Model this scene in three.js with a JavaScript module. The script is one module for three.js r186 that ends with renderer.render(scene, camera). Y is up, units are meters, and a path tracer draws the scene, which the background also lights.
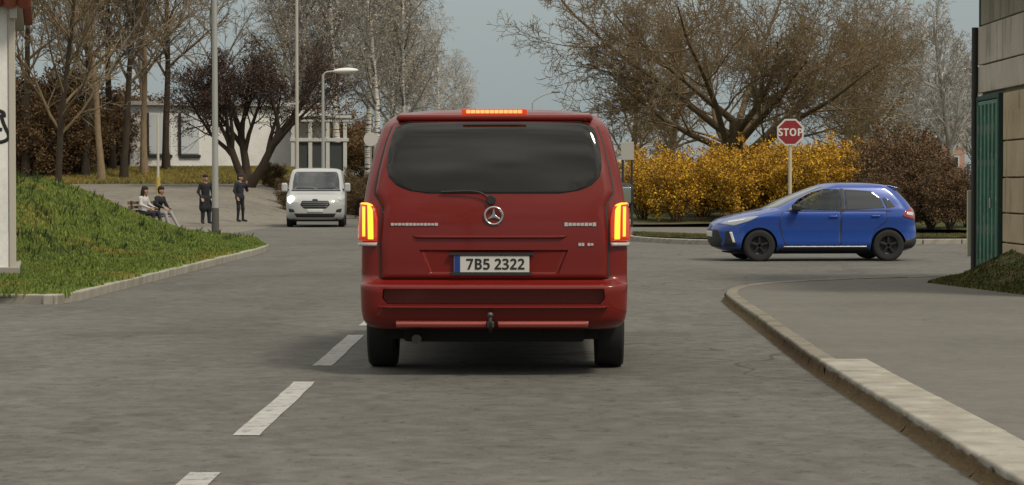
import * as THREE from 'three';
import { mergeGeometries, mergeVertices } from 'three/addons/utils/BufferGeometryUtils.js';
import { RoundedBoxGeometry } from 'three/addons/geometries/RoundedBoxGeometry.js';
import { FontLoader } from 'three/addons/loaders/FontLoader.js';
import { TextGeometry } from 'three/addons/geometries/TextGeometry.js';
import { RectAreaLightUniformsLib } from 'three/addons/lights/RectAreaLightUniformsLib.js';
import { Brush, Evaluator, SUBTRACTION } from 'three-bvh-csg';

// ---------------------------------------------------------------- camera, sky, sun, exposure
const scene = new THREE.Scene();
const camera = new THREE.PerspectiveCamera(12.04, 1024 / 485, 0.3, 3000);
camera.position.set(0, 1.4, 0);
camera.rotation.order = 'YXZ';
camera.rotation.set(-0.025, 0.0039, 0);          // a dash camera, nearly level, road direction is -z
const renderer = new THREE.WebGLRenderer({ antialias: true });
renderer.setSize(1024, 485);
renderer.toneMapping = THREE.LinearToneMapping;
renderer.toneMappingExposure = 1.0;
renderer.shadowMap.enabled = true;
RectAreaLightUniformsLib.init();

function mulberry(a) {
  return () => { a |= 0; a = a + 0x6D2B79F5 | 0; let t = Math.imul(a ^ a >>> 15, 1 | a); t = t + Math.imul(t ^ t >>> 7, 61 | t) ^ t; return ((t ^ t >>> 14) >>> 0) / 4294967296; };
}
const hash = (x, y, s = 0) => { let h = Math.imul(x | 0, 374761393) + Math.imul(y | 0, 668265263) + Math.imul(s | 0, 2147483647); h = Math.imul(h ^ h >>> 13, 1274126177); return ((h ^ h >>> 16) >>> 0) / 4294967296; };
function vnoise(x, y, per = 1e9, s = 0) {          // value noise, optionally tiling with period per
  const x0 = Math.floor(x), y0 = Math.floor(y), fx = x - x0, fy = y - y0, u = fx * fx * (3 - 2 * fx), v = fy * fy * (3 - 2 * fy);
  const m = (a) => ((a % per) + per) % per;
  const a = hash(m(x0), m(y0), s), b = hash(m(x0 + 1), m(y0), s), c = hash(m(x0), m(y0 + 1), s), d = hash(m(x0 + 1), m(y0 + 1), s);
  return a + (b - a) * u + (c - a) * v + (a - b - c + d) * u * v;
}
function fbm(x, y, oct = 4, per = 1e9, s = 0) { let t = 0, a = 0.5, n = 0; for (let i = 0; i < oct; i++) { t += a * vnoise(x, y, per, s + i); n += a; x *= 2; y *= 2; per *= 2; a *= 0.5; } return t / n; }
const clamp = (x, a = 0, b = 1) => Math.min(b, Math.max(a, x));
const ss = (a, b, x) => { const t = clamp((x - a) / (b - a)); return t * t * (3 - 2 * t); };
const lerp = (a, b, t) => a + (b - a) * t;

{ // hazy overcast sky: the usual overcast gradient (zenith brighter than the horizon) with soft clouds
  const W = 512, H = 256, data = new Float32Array(W * H * 4);
  for (let j = 0; j < H; j++) for (let i = 0; i < W; i++) {
    const el = (j / (H - 1) - 0.5) * Math.PI, az = i / W * 2 * Math.PI, s = Math.sin(Math.max(0, el)), k = 4 * (j * W + i);
    const c = Math.cos(el), cl = fbm(3 + 2.2 * c * Math.cos(az) + 4, 3 + 2.2 * c * Math.sin(az) + 7 + s * 3, 5, 1e9, 9);
    const c2 = fbm(40 + 9 * c * Math.cos(az), 40 + 9 * c * Math.sin(az) + s * 14, 4, 1e9, 19);
    const L = (0.3 + 0.68 * Math.pow(s, 0.85)) * (1 + ss(0.03, 0.3, s) * ((cl - 0.5) * 1.7 + (c2 - 0.5) * 1.1));
    const b = ss(0, 0.5, s);
    data[k] = L * lerp(0.93, 1.02, b); data[k + 1] = L * lerp(1.07, 1.0, b); data[k + 2] = L * lerp(1.07, 0.93, b); data[k + 3] = 1;
    if (el < -0.01) { data[k] = 0.12; data[k + 1] = 0.115; data[k + 2] = 0.105; }
  }
  const t = new THREE.DataTexture(data, W, H, THREE.RGBAFormat, THREE.FloatType);
  t.mapping = THREE.EquirectangularReflectionMapping; t.magFilter = THREE.LinearFilter; t.minFilter = THREE.LinearFilter; t.wrapS = THREE.RepeatWrapping; t.needsUpdate = true;
  scene.background = t; scene.environment = t;
}
const sun = new THREE.DirectionalLight(new THREE.Color().setRGB(1, 0.9, 0.74), 2.3);
sun.position.set(38, 70, -2); sun.target.position.set(0, 0, -40);
sun.castShadow = true; sun.shadow.radius = 20; sun.shadow.mapSize.set(4096, 4096);
Object.assign(sun.shadow.camera, { left: -90, right: 90, top: 130, bottom: -60, near: 1, far: 300 });
scene.add(sun, sun.target);

// ---------------------------------------------------------------- helpers
const V = (x, y, z) => new THREE.Vector3(x, y, z);
const lin = (r, g, b) => new THREE.Color().setRGB(r, g, b);
const mat = (r, g, b, rough = 0.8, o = {}) => new THREE.MeshStandardMaterial({ color: lin(r, g, b), roughness: rough, side: THREE.DoubleSide, ...o });
const phys = (r, g, b, rough, o = {}) => new THREE.MeshPhysicalMaterial({ color: lin(r, g, b), roughness: rough, side: THREE.DoubleSide, ...o });
const used = new Map();
function numbered(n) { const k = used.get(n) || 0; used.set(n, k + 1); return k ? n + '_' + String(k).padStart(3, '0') : n; }
function tag(o, label, category, group) { o.userData.label = label; o.userData.category = category; if (group) o.userData.group = group; return o; }
function struct(o, label, category) { o.userData.kind = 'structure'; if (label) { o.userData.label = label; o.userData.category = category; } return o; }
function shadows(o) { o.castShadow = o.receiveShadow = true; return o; }
function mesh(name, g, m, parent = scene) {
  if (Array.isArray(g)) g = merge(g);
  const o = shadows(new THREE.Mesh(g, m)); o.name = parent === scene ? numbered(name) : name; parent.add(o); return o;
}
function thing(name, label, category, x = 0, y = 0, z = 0, ry = 0, group) {
  const o = new THREE.Group(); o.name = numbered(name); o.position.set(x, y, z); o.rotation.y = ry; scene.add(o); return tag(o, label, category, group);
}
function copy(o, x, y, z, ry = 0, s = 1, label, group) {
  const c = o.clone(); c.name = numbered(o.name.replace(/_\d{3}$/, '')); c.position.set(x, y, z); c.rotation.y = ry; c.scale.setScalar(s); c.userData = { ...o.userData };
  if (label) c.userData.label = label; if (group) c.userData.group = group; scene.add(c); return c;
}
function merge(list) {
  list = list.map((g) => { g = g.index ? g.toNonIndexed() : g; const keep = ['position', 'normal', 'uv']; for (const k of Object.keys(g.attributes)) if (!keep.includes(k)) g.deleteAttribute(k); if (!g.attributes.uv) g.setAttribute('uv', new THREE.BufferAttribute(new Float32Array(g.attributes.position.count * 2), 2)); g.morphAttributes = {}; return g; });
  return mergeGeometries(list);
}
const tf = (g, x, y, z, rx = 0, ry = 0, rz = 0) => { g.applyMatrix4(new THREE.Matrix4().makeRotationFromEuler(new THREE.Euler(rx, ry, rz))); g.translate(x, y, z); return g; };
const box = (w, h, d, x = 0, y = 0, z = 0, r = 0) => (r ? new RoundedBoxGeometry(w, h, d, 2, r) : new THREE.BoxGeometry(w, h, d)).translate(x, y, z);
const cyl = (r0, r1, h, n = 16) => new THREE.CylinderGeometry(r0, r1, h, n);
function tube(pts, r, n = 24, s = 8) { return new THREE.TubeGeometry(new THREE.CatmullRomCurve3(pts.map((p) => V(...p))), n, r, s); }
function geo(P, I, uv, col) {
  const g = new THREE.BufferGeometry(); g.setAttribute('position', new THREE.Float32BufferAttribute(P, 3)); if (uv) g.setAttribute('uv', new THREE.Float32BufferAttribute(uv, 2));
  if (col) g.setAttribute('color', new THREE.Float32BufferAttribute(col, 3)); g.setIndex(I); g.computeVertexNormals(); return g;
}
// sheet over a (u,v) grid; f(u,v) -> [x,y,z], c(x,z) optional linear colour
function sheet(f, nu, nv, c) {
  const P = [], I = [], uv = [], C = [];
  for (let j = 0; j <= nv; j++) for (let i = 0; i <= nu; i++) { const p = f(i / nu, j / nv); P.push(...p); uv.push(p[0], -p[2]); if (c) C.push(...c(p[0], p[2])); }
  for (let j = 0; j < nv; j++) for (let i = 0; i < nu; i++) { const a = j * (nu + 1) + i, b = a + 1, d = a + nu + 1, e = d + 1; I.push(a, b, d, b, e, d); }
  const g = geo(P, I, uv, c ? C : null);
  if (g.attributes.normal.getY(0) < 0) { const ix = g.index.array; for (let i = 0; i < ix.length; i += 3) { const t = ix[i]; ix[i] = ix[i + 1]; ix[i + 1] = t; } g.computeVertexNormals(); }
  return g;
}
// prism over a plan polygon given as [x, depth] (depth = -z), from y0 to y1
function slab(pts, y0, y1, bevel = 0) {
  const s = new THREE.Shape(pts.map(([x, d]) => new THREE.Vector2(x, d)));
  const g = new THREE.ExtrudeGeometry(s, { depth: y1 - y0 - bevel, bevelEnabled: bevel > 0, bevelThickness: bevel, bevelSize: bevel, bevelOffset: -bevel, bevelSegments: 2 });
  g.rotateX(-Math.PI / 2); g.translate(0, y0, 0); return g;
}
function tex(n, per, fn, srgb = true) {            // fn(u,v in 0..1) -> [r,g,b] linear or scalar height
  const d = new Uint8Array(n * n * 4), enc = (x) => Math.round(255 * clamp(srgb ? (x <= 0.0031308 ? 12.92 * x : 1.055 * Math.pow(x, 1 / 2.4) - 0.055) : x));
  for (let j = 0; j < n; j++) for (let i = 0; i < n; i++) { const c = fn(i / n, j / n), k = 4 * (j * n + i), a = Array.isArray(c) ? c : [c, c, c]; d[k] = enc(a[0]); d[k + 1] = enc(a[1]); d[k + 2] = enc(a[2]); d[k + 3] = 255; }
  const t = new THREE.DataTexture(d, n, n); t.wrapS = t.wrapT = THREE.RepeatWrapping; t.magFilter = THREE.LinearFilter; t.minFilter = THREE.LinearMipmapLinearFilter; t.generateMipmaps = true;
  if (srgb) t.colorSpace = THREE.SRGBColorSpace; t.repeat.set(1 / per, 1 / per); t.needsUpdate = true; return t;
}
function canvasTex(w, h, draw) { const c = document.createElement('canvas'); c.width = w; c.height = h; draw(c.getContext('2d'), w, h); const t = new THREE.CanvasTexture(c); t.colorSpace = THREE.SRGBColorSpace; return t; }

// ---------------------------------------------------------------- surfaces
const speck = (u, v, n, s) => hash(Math.floor(u * n), Math.floor(v * n), s);
const crack = (u, v, k, s) => { const a = fbm(u * k, v * k, 4, k, s) - 0.5; return Math.abs(a); };
const asphaltTex = tex(2048, 14, (u, v) => {
  const f = fbm(u * 9, v * 9, 5, 9, 1), g = speck(u, v, 2048, 5), m = fbm(u * 120, v * 120, 2, 120, 6);
  let k = 0.124 * (0.8 + 0.36 * f) * (0.8 + 0.2 * g) * (0.72 + 0.56 * m);
  if (g > 0.985) k *= 1.35;
  if (fbm(u * 260, v * 260, 2, 260, 46) > 0.74) k *= 0.72;
  const c1 = crack(u, v, 3, 21), c2 = fbm(u * 6, v * 6, 3, 6, 30);
  if (c1 < 0.0022 && c2 > 0.5) k *= 0.55;
  if (fbm(u * 11, v * 11, 4, 11, 41) > 0.71) k *= 0.8;
  return [k * 1.0, k * 0.95, k * 0.83];
});
const asphaltBump = tex(1024, 3.5, (u, v) => 0.5 * speck(u, v, 512, 2) + 0.5 * fbm(u * 200, v * 200, 2, 200, 3), false);
const asphalt = new THREE.MeshStandardMaterial({ map: asphaltTex, bumpMap: asphaltBump, bumpScale: 0.004, roughness: 0.9, vertexColors: true, side: THREE.DoubleSide });
const pavingTex = tex(1024, 6, (u, v) => {
  const f = fbm(u * 5, v * 5, 5, 5, 51), g = speck(u, v, 1024, 15), m = fbm(u * 70, v * 70, 2, 70, 16);
  let k = 0.15 * (0.78 + 0.4 * f) * (0.85 + 0.15 * g) * (0.86 + 0.28 * m);
  if (crack(u, v, 4, 61) < 0.002) k *= 0.7;
  return [k * 1.0, k * 0.94, k * 0.82];
});
const paving = new THREE.MeshStandardMaterial({ map: pavingTex, bumpMap: asphaltBump, bumpScale: 0.003, roughness: 0.92, side: THREE.DoubleSide });
const soilTex = tex(1024, 9, (u, v) => { const f = fbm(u * 8, v * 8, 5, 8, 71), m = fbm(u * 60, v * 60, 3, 60, 72), g = ss(0.35, 0.65, f * 0.6 + m * 0.4); return [lerp(0.1, 0.062, g) * (0.6 + 0.8 * m), lerp(0.078, 0.085, g) * (0.6 + 0.8 * m), lerp(0.035, 0.02, g) * (0.6 + 0.8 * m)]; });
const soil = new THREE.MeshStandardMaterial({ map: soilTex, roughness: 1, side: THREE.DoubleSide });
const stoneTex = tex(512, 1.1, (u, v) => { const f = fbm(u * 6, v * 6, 5, 6, 81), m = speck(u, v, 256, 82), k = 0.36 * (0.6 + 0.6 * f) * (0.85 + 0.25 * m); const d = 0.6 * ss(0.58, 0.75, fbm(u * 4, v * 4, 5, 4, 83)); return [k * lerp(1, 0.75, d), k * lerp(0.94, 0.66, d), k * lerp(0.8, 0.5, d)]; });
const kerbPale = new THREE.MeshStandardMaterial({ map: stoneTex, roughness: 0.9, side: THREE.DoubleSide });
const kerbDull = new THREE.MeshStandardMaterial({ map: stoneTex, color: lin(0.62, 0.6, 0.56), roughness: 0.95, side: THREE.DoubleSide });
const mossTex = tex(512, 0.9, (u, v) => { const f = fbm(u * 14, v * 14, 4, 14, 91), m = speck(u, v, 128, 92); const k = 0.5 + 0.9 * f * (0.6 + 0.6 * m); return [0.13 * k, 0.085 * k, 0.035 * k]; });
const mossy = new THREE.MeshStandardMaterial({ map: mossTex, roughness: 1, side: THREE.DoubleSide });
const paintTex = tex(512, 1.2, (u, v) => { const w = fbm(u * 20, v * 20, 4, 20, 95) + 0.35 * speck(u, v, 256, 96); const k = w > 0.86 ? 0.2 : 0.41 * (0.8 + 0.3 * fbm(u * 5, v * 5, 3, 5, 97)); return [k, k * 0.98, k * 0.93]; });
const roadPaint = new THREE.MeshStandardMaterial({ map: paintTex, roughness: 0.75, side: THREE.DoubleSide });
const plasterTex = tex(512, 3, (u, v) => { const f = fbm(u * 5, v * 5, 5, 5, 101), m = fbm(u * 60, v * 60, 2, 60, 102); const k = 0.85 * (0.8 + 0.25 * f) * (0.92 + 0.16 * m); return [k, k * 0.985, k * 0.95]; });
const plaster = new THREE.MeshStandardMaterial({ map: plasterTex, roughness: 0.92, side: THREE.DoubleSide });
const galv = mat(0.4, 0.4, 0.38, 0.55, { metalness: 0.25 });
const blackPlastic = mat(0.02, 0.02, 0.021, 0.6);
const rubber = mat(0.018, 0.018, 0.018, 0.85);
const chrome = mat(0.62, 0.62, 0.62, 0.22, { metalness: 1 });
// ---------------------------------------------------------------- terrain and roads (plan points are [x, depth], depth = -z)
const rise = (x, d) => 1.45 * ss(77, 112, d) * ss(-7.5, -12.5, x);
const groundH = (x, d) => rise(x, d) - 0.07 + 0.75 * ss(111, 120, d) * ss(-6, -9.5, x) + 0.6 * ss(140, 320, d) + 0.3 * ss(76, 82, d) * ss(2.6, 4.5, x);
{
  const xs = [-900, -300, -120, -70], ds = [-600, -200, -60];
  for (let x = -50; x <= 50; x += 1) xs.push(x); xs.push(70, 120, 300, 900);
  for (let d = -30; d <= 160; d += 1.5) ds.push(d); ds.push(180, 210, 260, 340, 600, 1600);
  const at = (a, t) => a[Math.round(t * (a.length - 1))];
  struct(mesh('ground', sheet((u, v) => { const x = at(xs, u), d = at(ds, v); return [x, groundH(x, d), -d]; }, xs.length - 1, ds.length - 1), soil));
}
const roadTone = (x, z) => {                      // old asphalt: patches laid at different times, worn bands along the wheel paths
  const d = -z, f = fbm(x * 0.35 + 50, d * 0.14 + 50, 4, 1e9, 111);
  let k = 0.84 + 0.36 * f;
  if (fbm(x * 0.9 + 20, d * 0.5 + 9, 3, 1e9, 115) > 0.66) k *= 0.9;
  const w = Math.exp(-((Math.abs(x + 0.2) - 0.8) ** 2) / 0.08) + Math.exp(-((Math.abs(x + 3.5) - 0.8) ** 2) / 0.08);
  k *= 1 - 0.05 * w * (0.5 + fbm(x * 2, d * 0.3, 3, 1e9, 117));
  if (d > 13.3 && d < 14.1 && x > 0.85 && x < 1.3 && vnoise(x * 9, d * 7, 1e9, 3) > 0.42) k *= 0.84;
  if (x < -8.3 - 0.25 * Math.max(0, 66 - d) && d > 60) { k *= 1.55; return [k, k * 0.95, k * 0.88]; }   // pale paving of the side street
  return [k, k, k];
};
struct(mesh('road', sheet((u, v) => { const x = lerp(-16, 13, u), d = lerp(-12, 78, v); return [x, rise(x, d), -d]; }, 116, 360, roadTone), asphalt));
struct(mesh('road', sheet((u, v) => { const x = lerp(-5.2, 2.6, u), d = lerp(78, 240, v); return [x, groundH(x, d) + 0.075, -d]; }, 10, 60, roadTone), asphalt));
struct(mesh('side_road', sheet((u, v) => { const x = lerp(-34, -5.2, u), d = lerp(78, 112, v); return [x, rise(x, d) + 0.004, -d]; }, 60, 50, roadTone), asphalt));
struct(mesh('side_road', sheet((u, v) => { const x = lerp(-34, -16, u), d = lerp(62, 78, v); return [x, rise(x, d) + 0.004, -d]; }, 30, 20, roadTone), asphalt));
struct(mesh('side_road', sheet((u, v) => { const x = lerp(13, 60, u), d = lerp(34, 56, v); return [x, 0.004, -d]; }, 40, 20, roadTone), asphalt));
for (const [d0, d1] of [[3.0, 6.4], [7.6, 11.15], [12.8, 16.3], [17.75, 21.4], [22.8, 26.4], [27.9, 31.4], [50, 53.5], [55, 58.5]])
  struct(mesh('lane_marking', sheet((u, v) => [-1.535 + (u - 0.5) * 0.15 + 0.012 * (vnoise(v * 9, d0) - 0.5), 0.004, -lerp(d0, d1, v)], 2, 12), roadPaint));

// right pavement: kerb line from the camera side to the side road mouth
const rk = new THREE.CatmullRomCurve3([[2.18, -6], [2.19, 4], [2.2, 16.6], [2.32, 22.2], [2.4, 25.8], [2.47, 27.8], [2.75, 29.4], [3.5, 30.9], [5, 32.2], [8, 33.4], [16, 34.2], [40, 34.6]].map(([x, d]) => V(x, 0, d)), false, 'catmullrom', 0.35);
const rkPts = rk.getSpacedPoints(260);
struct(mesh('right_pavement', slab([...rkPts.map((p) => [p.x + 0.06, p.z - (p.z > 29 ? 0.07 : 0)]), [40, -6]], -0.05, 0.098), paving));
function kerbRun(parent, curve, s0, s1, w, h, m, L = 1.0, side = 1, lowMat) {
  const len = curve.getLength(), rnd = mulberry(77);
  for (let s = s0; s < s1 - 0.3; s += L) {
    const a = curve.getPointAt(clamp(s / len)), b = curve.getPointAt(clamp((s + L) / len)), dx = b.x - a.x, dd = b.z - a.z, l = Math.hypot(dx, dd), ang = Math.atan2(dx, dd);
    const g = new RoundedBoxGeometry(w, h + 0.1, l - 0.024, 2, 0.02);
    const uo = rnd() * 5; for (let i = 0; i < g.attributes.position.count; i++) g.attributes.uv.setXY(i, uo + g.attributes.position.getX(i), uo * 0.7 + g.attributes.position.getZ(i) + g.attributes.position.getY(i));
    const o = mesh('kerb_stone', g, m, parent); o.rotation.y = -ang + (rnd() - 0.5) * 0.008;
    o.position.set((a.x + b.x) / 2 + side * Math.cos(ang) * w / 2, h / 2 - 0.05 + (rnd() - 0.5) * 0.008, -(a.z + b.z) / 2 + side * Math.sin(ang) * w / 2);
    if (lowMat) { // dirt and moss packed against the kerb foot
      const q = new THREE.PlaneGeometry(l, h * 0.86, 14, 3), pp = q.attributes.position;
      for (let i = 0; i < pp.count; i++) { pp.setZ(i, (pp.getY(i) < -h * 0.3 ? 0.035 : 0.006) + 0.012 * rnd()); pp.setY(i, pp.getY(i) + (pp.getY(i) > h * 0.3 ? -0.022 * rnd() : 0)); }
      q.computeVertexNormals(); const e = mesh('moss_strip', q, lowMat, parent); e.rotation.y = -ang - Math.PI / 2 * side; e.position.set((a.x + b.x) / 2, h * 0.42, -(a.z + b.z) / 2);
    }
  }
}
const group = (name) => { const g = new THREE.Group(); g.name = numbered(name); scene.add(g); return g; };
{
  const len = rk.getLength(), kr = struct(group('kerb'));
  kerbRun(kr, rk, 6, 22.5, 0.36, 0.115, kerbPale, 1.0, 1, mossy);
  kerbRun(kr, rk, 22.55, 42, 0.14, 0.112, kerbDull, 1.0, 1, mossy);
}
// grass island on the left with its mound
const lk = new THREE.CatmullRomCurve3([[-14, 29.0], [-9, 27.9], [-6.3, 27.25], [-5.6, 26.75], [-5.35, 27.4], [-5.35, 30], [-5.33, 40], [-5.33, 47], [-5.55, 50.5], [-6.3, 54.5], [-7.8, 59], [-9.6, 62], [-14, 65.5], [-24, 68]].map(([x, d]) => V(x, 0, d)), false, 'catmullrom', 0.4);
{
  const kl = struct(group('kerb')); kerbRun(kl, lk, 0, lk.getLength(), 0.17, 0.115, kerbPale, 1.0, -1);
}
const dNear = (x) => 27.0 + Math.max(0, -5.9 - x) * 0.23, farPts = [[-24, 68], [-14, 65.4], [-9.6, 61.8], [-7.8, 58.8], [-6.3, 54.3], [-5.55, 50.2], [-5.4, 47]];
function dFar(x) { for (let i = 1; i < farPts.length; i++) if (x <= farPts[i][0]) { const [a, b] = [farPts[i - 1], farPts[i]]; return lerp(a[1], b[1], clamp((x - a[0]) / (b[0] - a[0]))); } return 47; }
const moundH = (x, d) => 0.085 + 1.36 * ss(-6.6, -10.8, x) * ss(29, 46, d) * (1 - ss(49, 60, d)) + 0.12 * ss(-5.5, -8, x) * ss(28, 34, d) * (1 - ss(46, 58, d)) + 0.14 * (fbm(x * 1.1, d * 0.7, 3, 1e9, 131) - 0.5) * ss(-5.6, -6.4, x);
const isleXs = (u) => lerp(-5.46, -24, Math.pow(u, 1.25));
struct(mesh('grass_island', sheet((u, v) => { const x = isleXs(u), a = dNear(x) + 0.1, b = dFar(x) - 0.1, d = lerp(a, b, v); return [x, moundH(x, d), -d]; }, 60, 70), soil));
// right corner grass patch, raised against the building
const pEdge = (d) => d > 30.6 ? 5.42 + (d - 30.6) * 0.35 : d > 24 ? lerp(6.5, 5.42, (d - 24) / 6.6) : 6.5 + (24 - d) * 0.25;
struct(mesh('grass_patch', sheet((u, v) => { const d = lerp(18, 32.9, v), e = pEdge(d), x = lerp(e, 16, u * u), w = 0.09 + 0.5 * ss(0, 1.5, x - e) * (1 - 0.85 * ss(31, 32.9, d)); return [x, u === 0 ? 0.06 : w + 0.06 * (fbm(x * 3, d * 2, 3, 1e9, 141) - 0.3) * ss(0, .3, x - e), -d]; }, 40, 50), soil));
// far side of the side road: kerb, grass strip, footpath, planted bank
{
  const fk = new THREE.CatmullRomCurve3([[2.62, 110], [2.6, 75], [2.62, 62], [2.9, 56.8], [4.6, 53.6], [8, 54.2], [14, 55.5], [30, 57]].map(([x, d]) => V(x, 0, d)), false, 'catmullrom', 0.4), pts = fk.getSpacedPoints(80);
  struct(mesh('far_pavement', slab([...pts.map((p) => [p.x + 0.05, p.z + 0.05]).reverse(), [2.66, 111], [40, 111], [40, 57.2]].map(([x, d]) => [x, d]), -0.06, 0.1), paving));
  const kf = struct(group('kerb')); kerbRun(kf, fk, 30, 80, 0.16, 0.12, kerbPale, 1.0, -1);
  struct(mesh('grass_strip', sheet((u, v) => { const x = lerp(2.9, 30, u), a = x < 5 ? lerp(57.6, 54.4, clamp((x - 2.9) / 1.8)) : 54.4 + (x - 5) * 0.11; return [x, 0.12 + 0.05 * fbm(x, v * 4, 3), -(a + v * 3)]; }, 40, 8), soil));
  struct(mesh('planted_bank', sheet((u, v) => { const x = lerp(2.9, 60, u), d = lerp(x < 8 ? 71 : lerp(71, 59, clamp((x - 8) / 4)), 130, v); return [x, 0.11 + 0.55 * ss(0, 0.2, v) + 0.2 * fbm(x * 0.3, d * 0.3, 3), -d]; }, 60, 30), soil));
}
// ---------------------------------------------------------------- grass
function bladeClump(n, h, w, seed) {
  const r = mulberry(seed), P = [], I = [];
  for (let k = 0; k < n; k++) {
    const a = r() * 6.28, rr = r() * w * 2.5, x = Math.cos(a) * rr, z = Math.sin(a) * rr, b = r() * 6.28, hh = h * (0.5 + 0.8 * r()), lx = (r() - 0.5) * hh * 0.9, lz = (r() - 0.5) * hh * 0.9, ww = w * (0.5 + 0.6 * r());
    const o = P.length / 3; P.push(x - Math.cos(b) * ww / 2, 0, z - Math.sin(b) * ww / 2, x + Math.cos(b) * ww / 2, 0, z + Math.sin(b) * ww / 2, x + lx * 0.4 + Math.cos(b) * ww * 0.35, hh * 0.65, z + lz * 0.4 + Math.sin(b) * ww * 0.35, x + lx, hh, z + lz);
    I.push(o, o + 1, o + 2, o, o + 2, o + 3);
  }
  return geo(P, I);
}
const bladeMat = new THREE.MeshPhysicalMaterial({ color: 0xffffff, roughness: 0.9, side: THREE.DoubleSide });
function grassField(label, n, seed, pick, h, colour) {
  const im = new THREE.InstancedMesh(bladeClump(9, h, 0.022, seed), bladeMat, n), r = mulberry(seed), M = new THREE.Matrix4(), q = new THREE.Quaternion(), c = new THREE.Color();
  for (let i = 0; i < n; i++) {
    const [x, y, z, s] = pick(r); q.setFromAxisAngle(V(0, 1, 0), r() * 6.28); M.compose(V(x, y - 0.005, z), q, V(s, s, s)); im.setMatrixAt(i, M); c.setRGB(...colour(x, -z, r)); im.setColorAt(i, c);
  }
  im.name = numbered('grass'); im.userData = { kind: 'stuff', label, category: 'grass' }; shadows(im); scene.add(im); return im;
}
const grassTone = (x, d, r) => { const f = fbm(x * 0.9 + 9, d * 0.5 + 4, 4, 1e9, 151), k = 0.7 + 0.7 * r(), y = ss(0.56, 0.75, f) * 0.6 + (r() < 0.08 ? 0.7 : 0); const t = clamp(y); return [lerp(0.12, 0.23, t) * k, lerp(0.17, 0.195, t) * k, lerp(0.028, 0.04, t) * k]; };
grassField('short green grass covering the mound beside the left kerb', 130000, 3, (r) => { const u = Math.pow(r(), 1.1), x = isleXs(u * 0.75), a = dNear(x) + 0.12, b = dFar(x) - 0.12, d = lerp(a, b, r()); return [x, moundH(x, d), -d, 0.7 + 0.7 * r() * (fbm(x * 1.3, d * 1.3, 3, 1e9, 155) > 0.6 ? 1.8 : 0.7)]; }, 0.05, grassTone);
grassField('dark weed tufts scattered over the crest of the mound', 900, 7, (r) => { for (;;) { const x = lerp(-6.4, -13, r()), d = lerp(30, 56, r()); if (fbm(x * 0.8, d * 0.45, 3, 1e9, 161) > 0.5) return [x, moundH(x, d), -d, 0.7 + 0.9 * r()]; } }, 0.13, (x, d, r) => { const k = 0.6 + 0.6 * r(); return [0.045 * k, 0.075 * k, 0.016 * k]; });
grassField('dark grass on the raised corner by the building with green door', 40000, 4, (r) => { const d = lerp(19, 32.6, r()), e = pEdge(d) + 0.03, x = e + (r() ** 1.5) * 4.5; const w = 0.09 + 0.5 * ss(0, 1.5, x - e) * (1 - 0.85 * ss(31, 32.9, d)); return [x, w, -d, 0.7 + 0.6 * r()]; }, 0.04, (x, d, r) => { const k = 0.6 + 0.6 * r(), t = r() < 0.4 ? 0.8 : 0.15; return [lerp(0.06, 0.13, t) * k, lerp(0.085, 0.1, t) * k, lerp(0.014, 0.03, t) * k]; });
grassField('rough grass strip along the far kerb of the side road', 16000, 5, (r) => { const x = lerp(2.95, 20, r()), a = x < 5 ? lerp(57.6, 54.4, clamp((x - 2.9) / 1.8)) : 54.4 + (x - 5) * 0.11; return [x, 0.12, -(a + 0.1 + r() * 2.8), 0.6 + 0.8 * r()]; }, 0.07, (x, d, r) => { const k = 0.6 + 0.6 * r(), t = fbm(x * 0.8, d * 0.8) ; return [lerp(0.05, 0.17, t) * k, lerp(0.075, 0.13, t) * k, 0.03 * k]; });
grassField('yellowed verge grass below the white building', 40000, 6, (r) => { const x = lerp(-30, -7.5, r()), d = lerp(111.8, 124, r()); return [x, groundH(x, d), -d, 1.2 + 1.4 * r()]; }, 0.1, (x, d, r) => { const k = 0.7 + 0.6 * r(), t = fbm(x * 0.5, d * 0.5); return [lerp(0.14, 0.3, t) * k, lerp(0.14, 0.22, t) * k, 0.045 * k]; });
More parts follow.
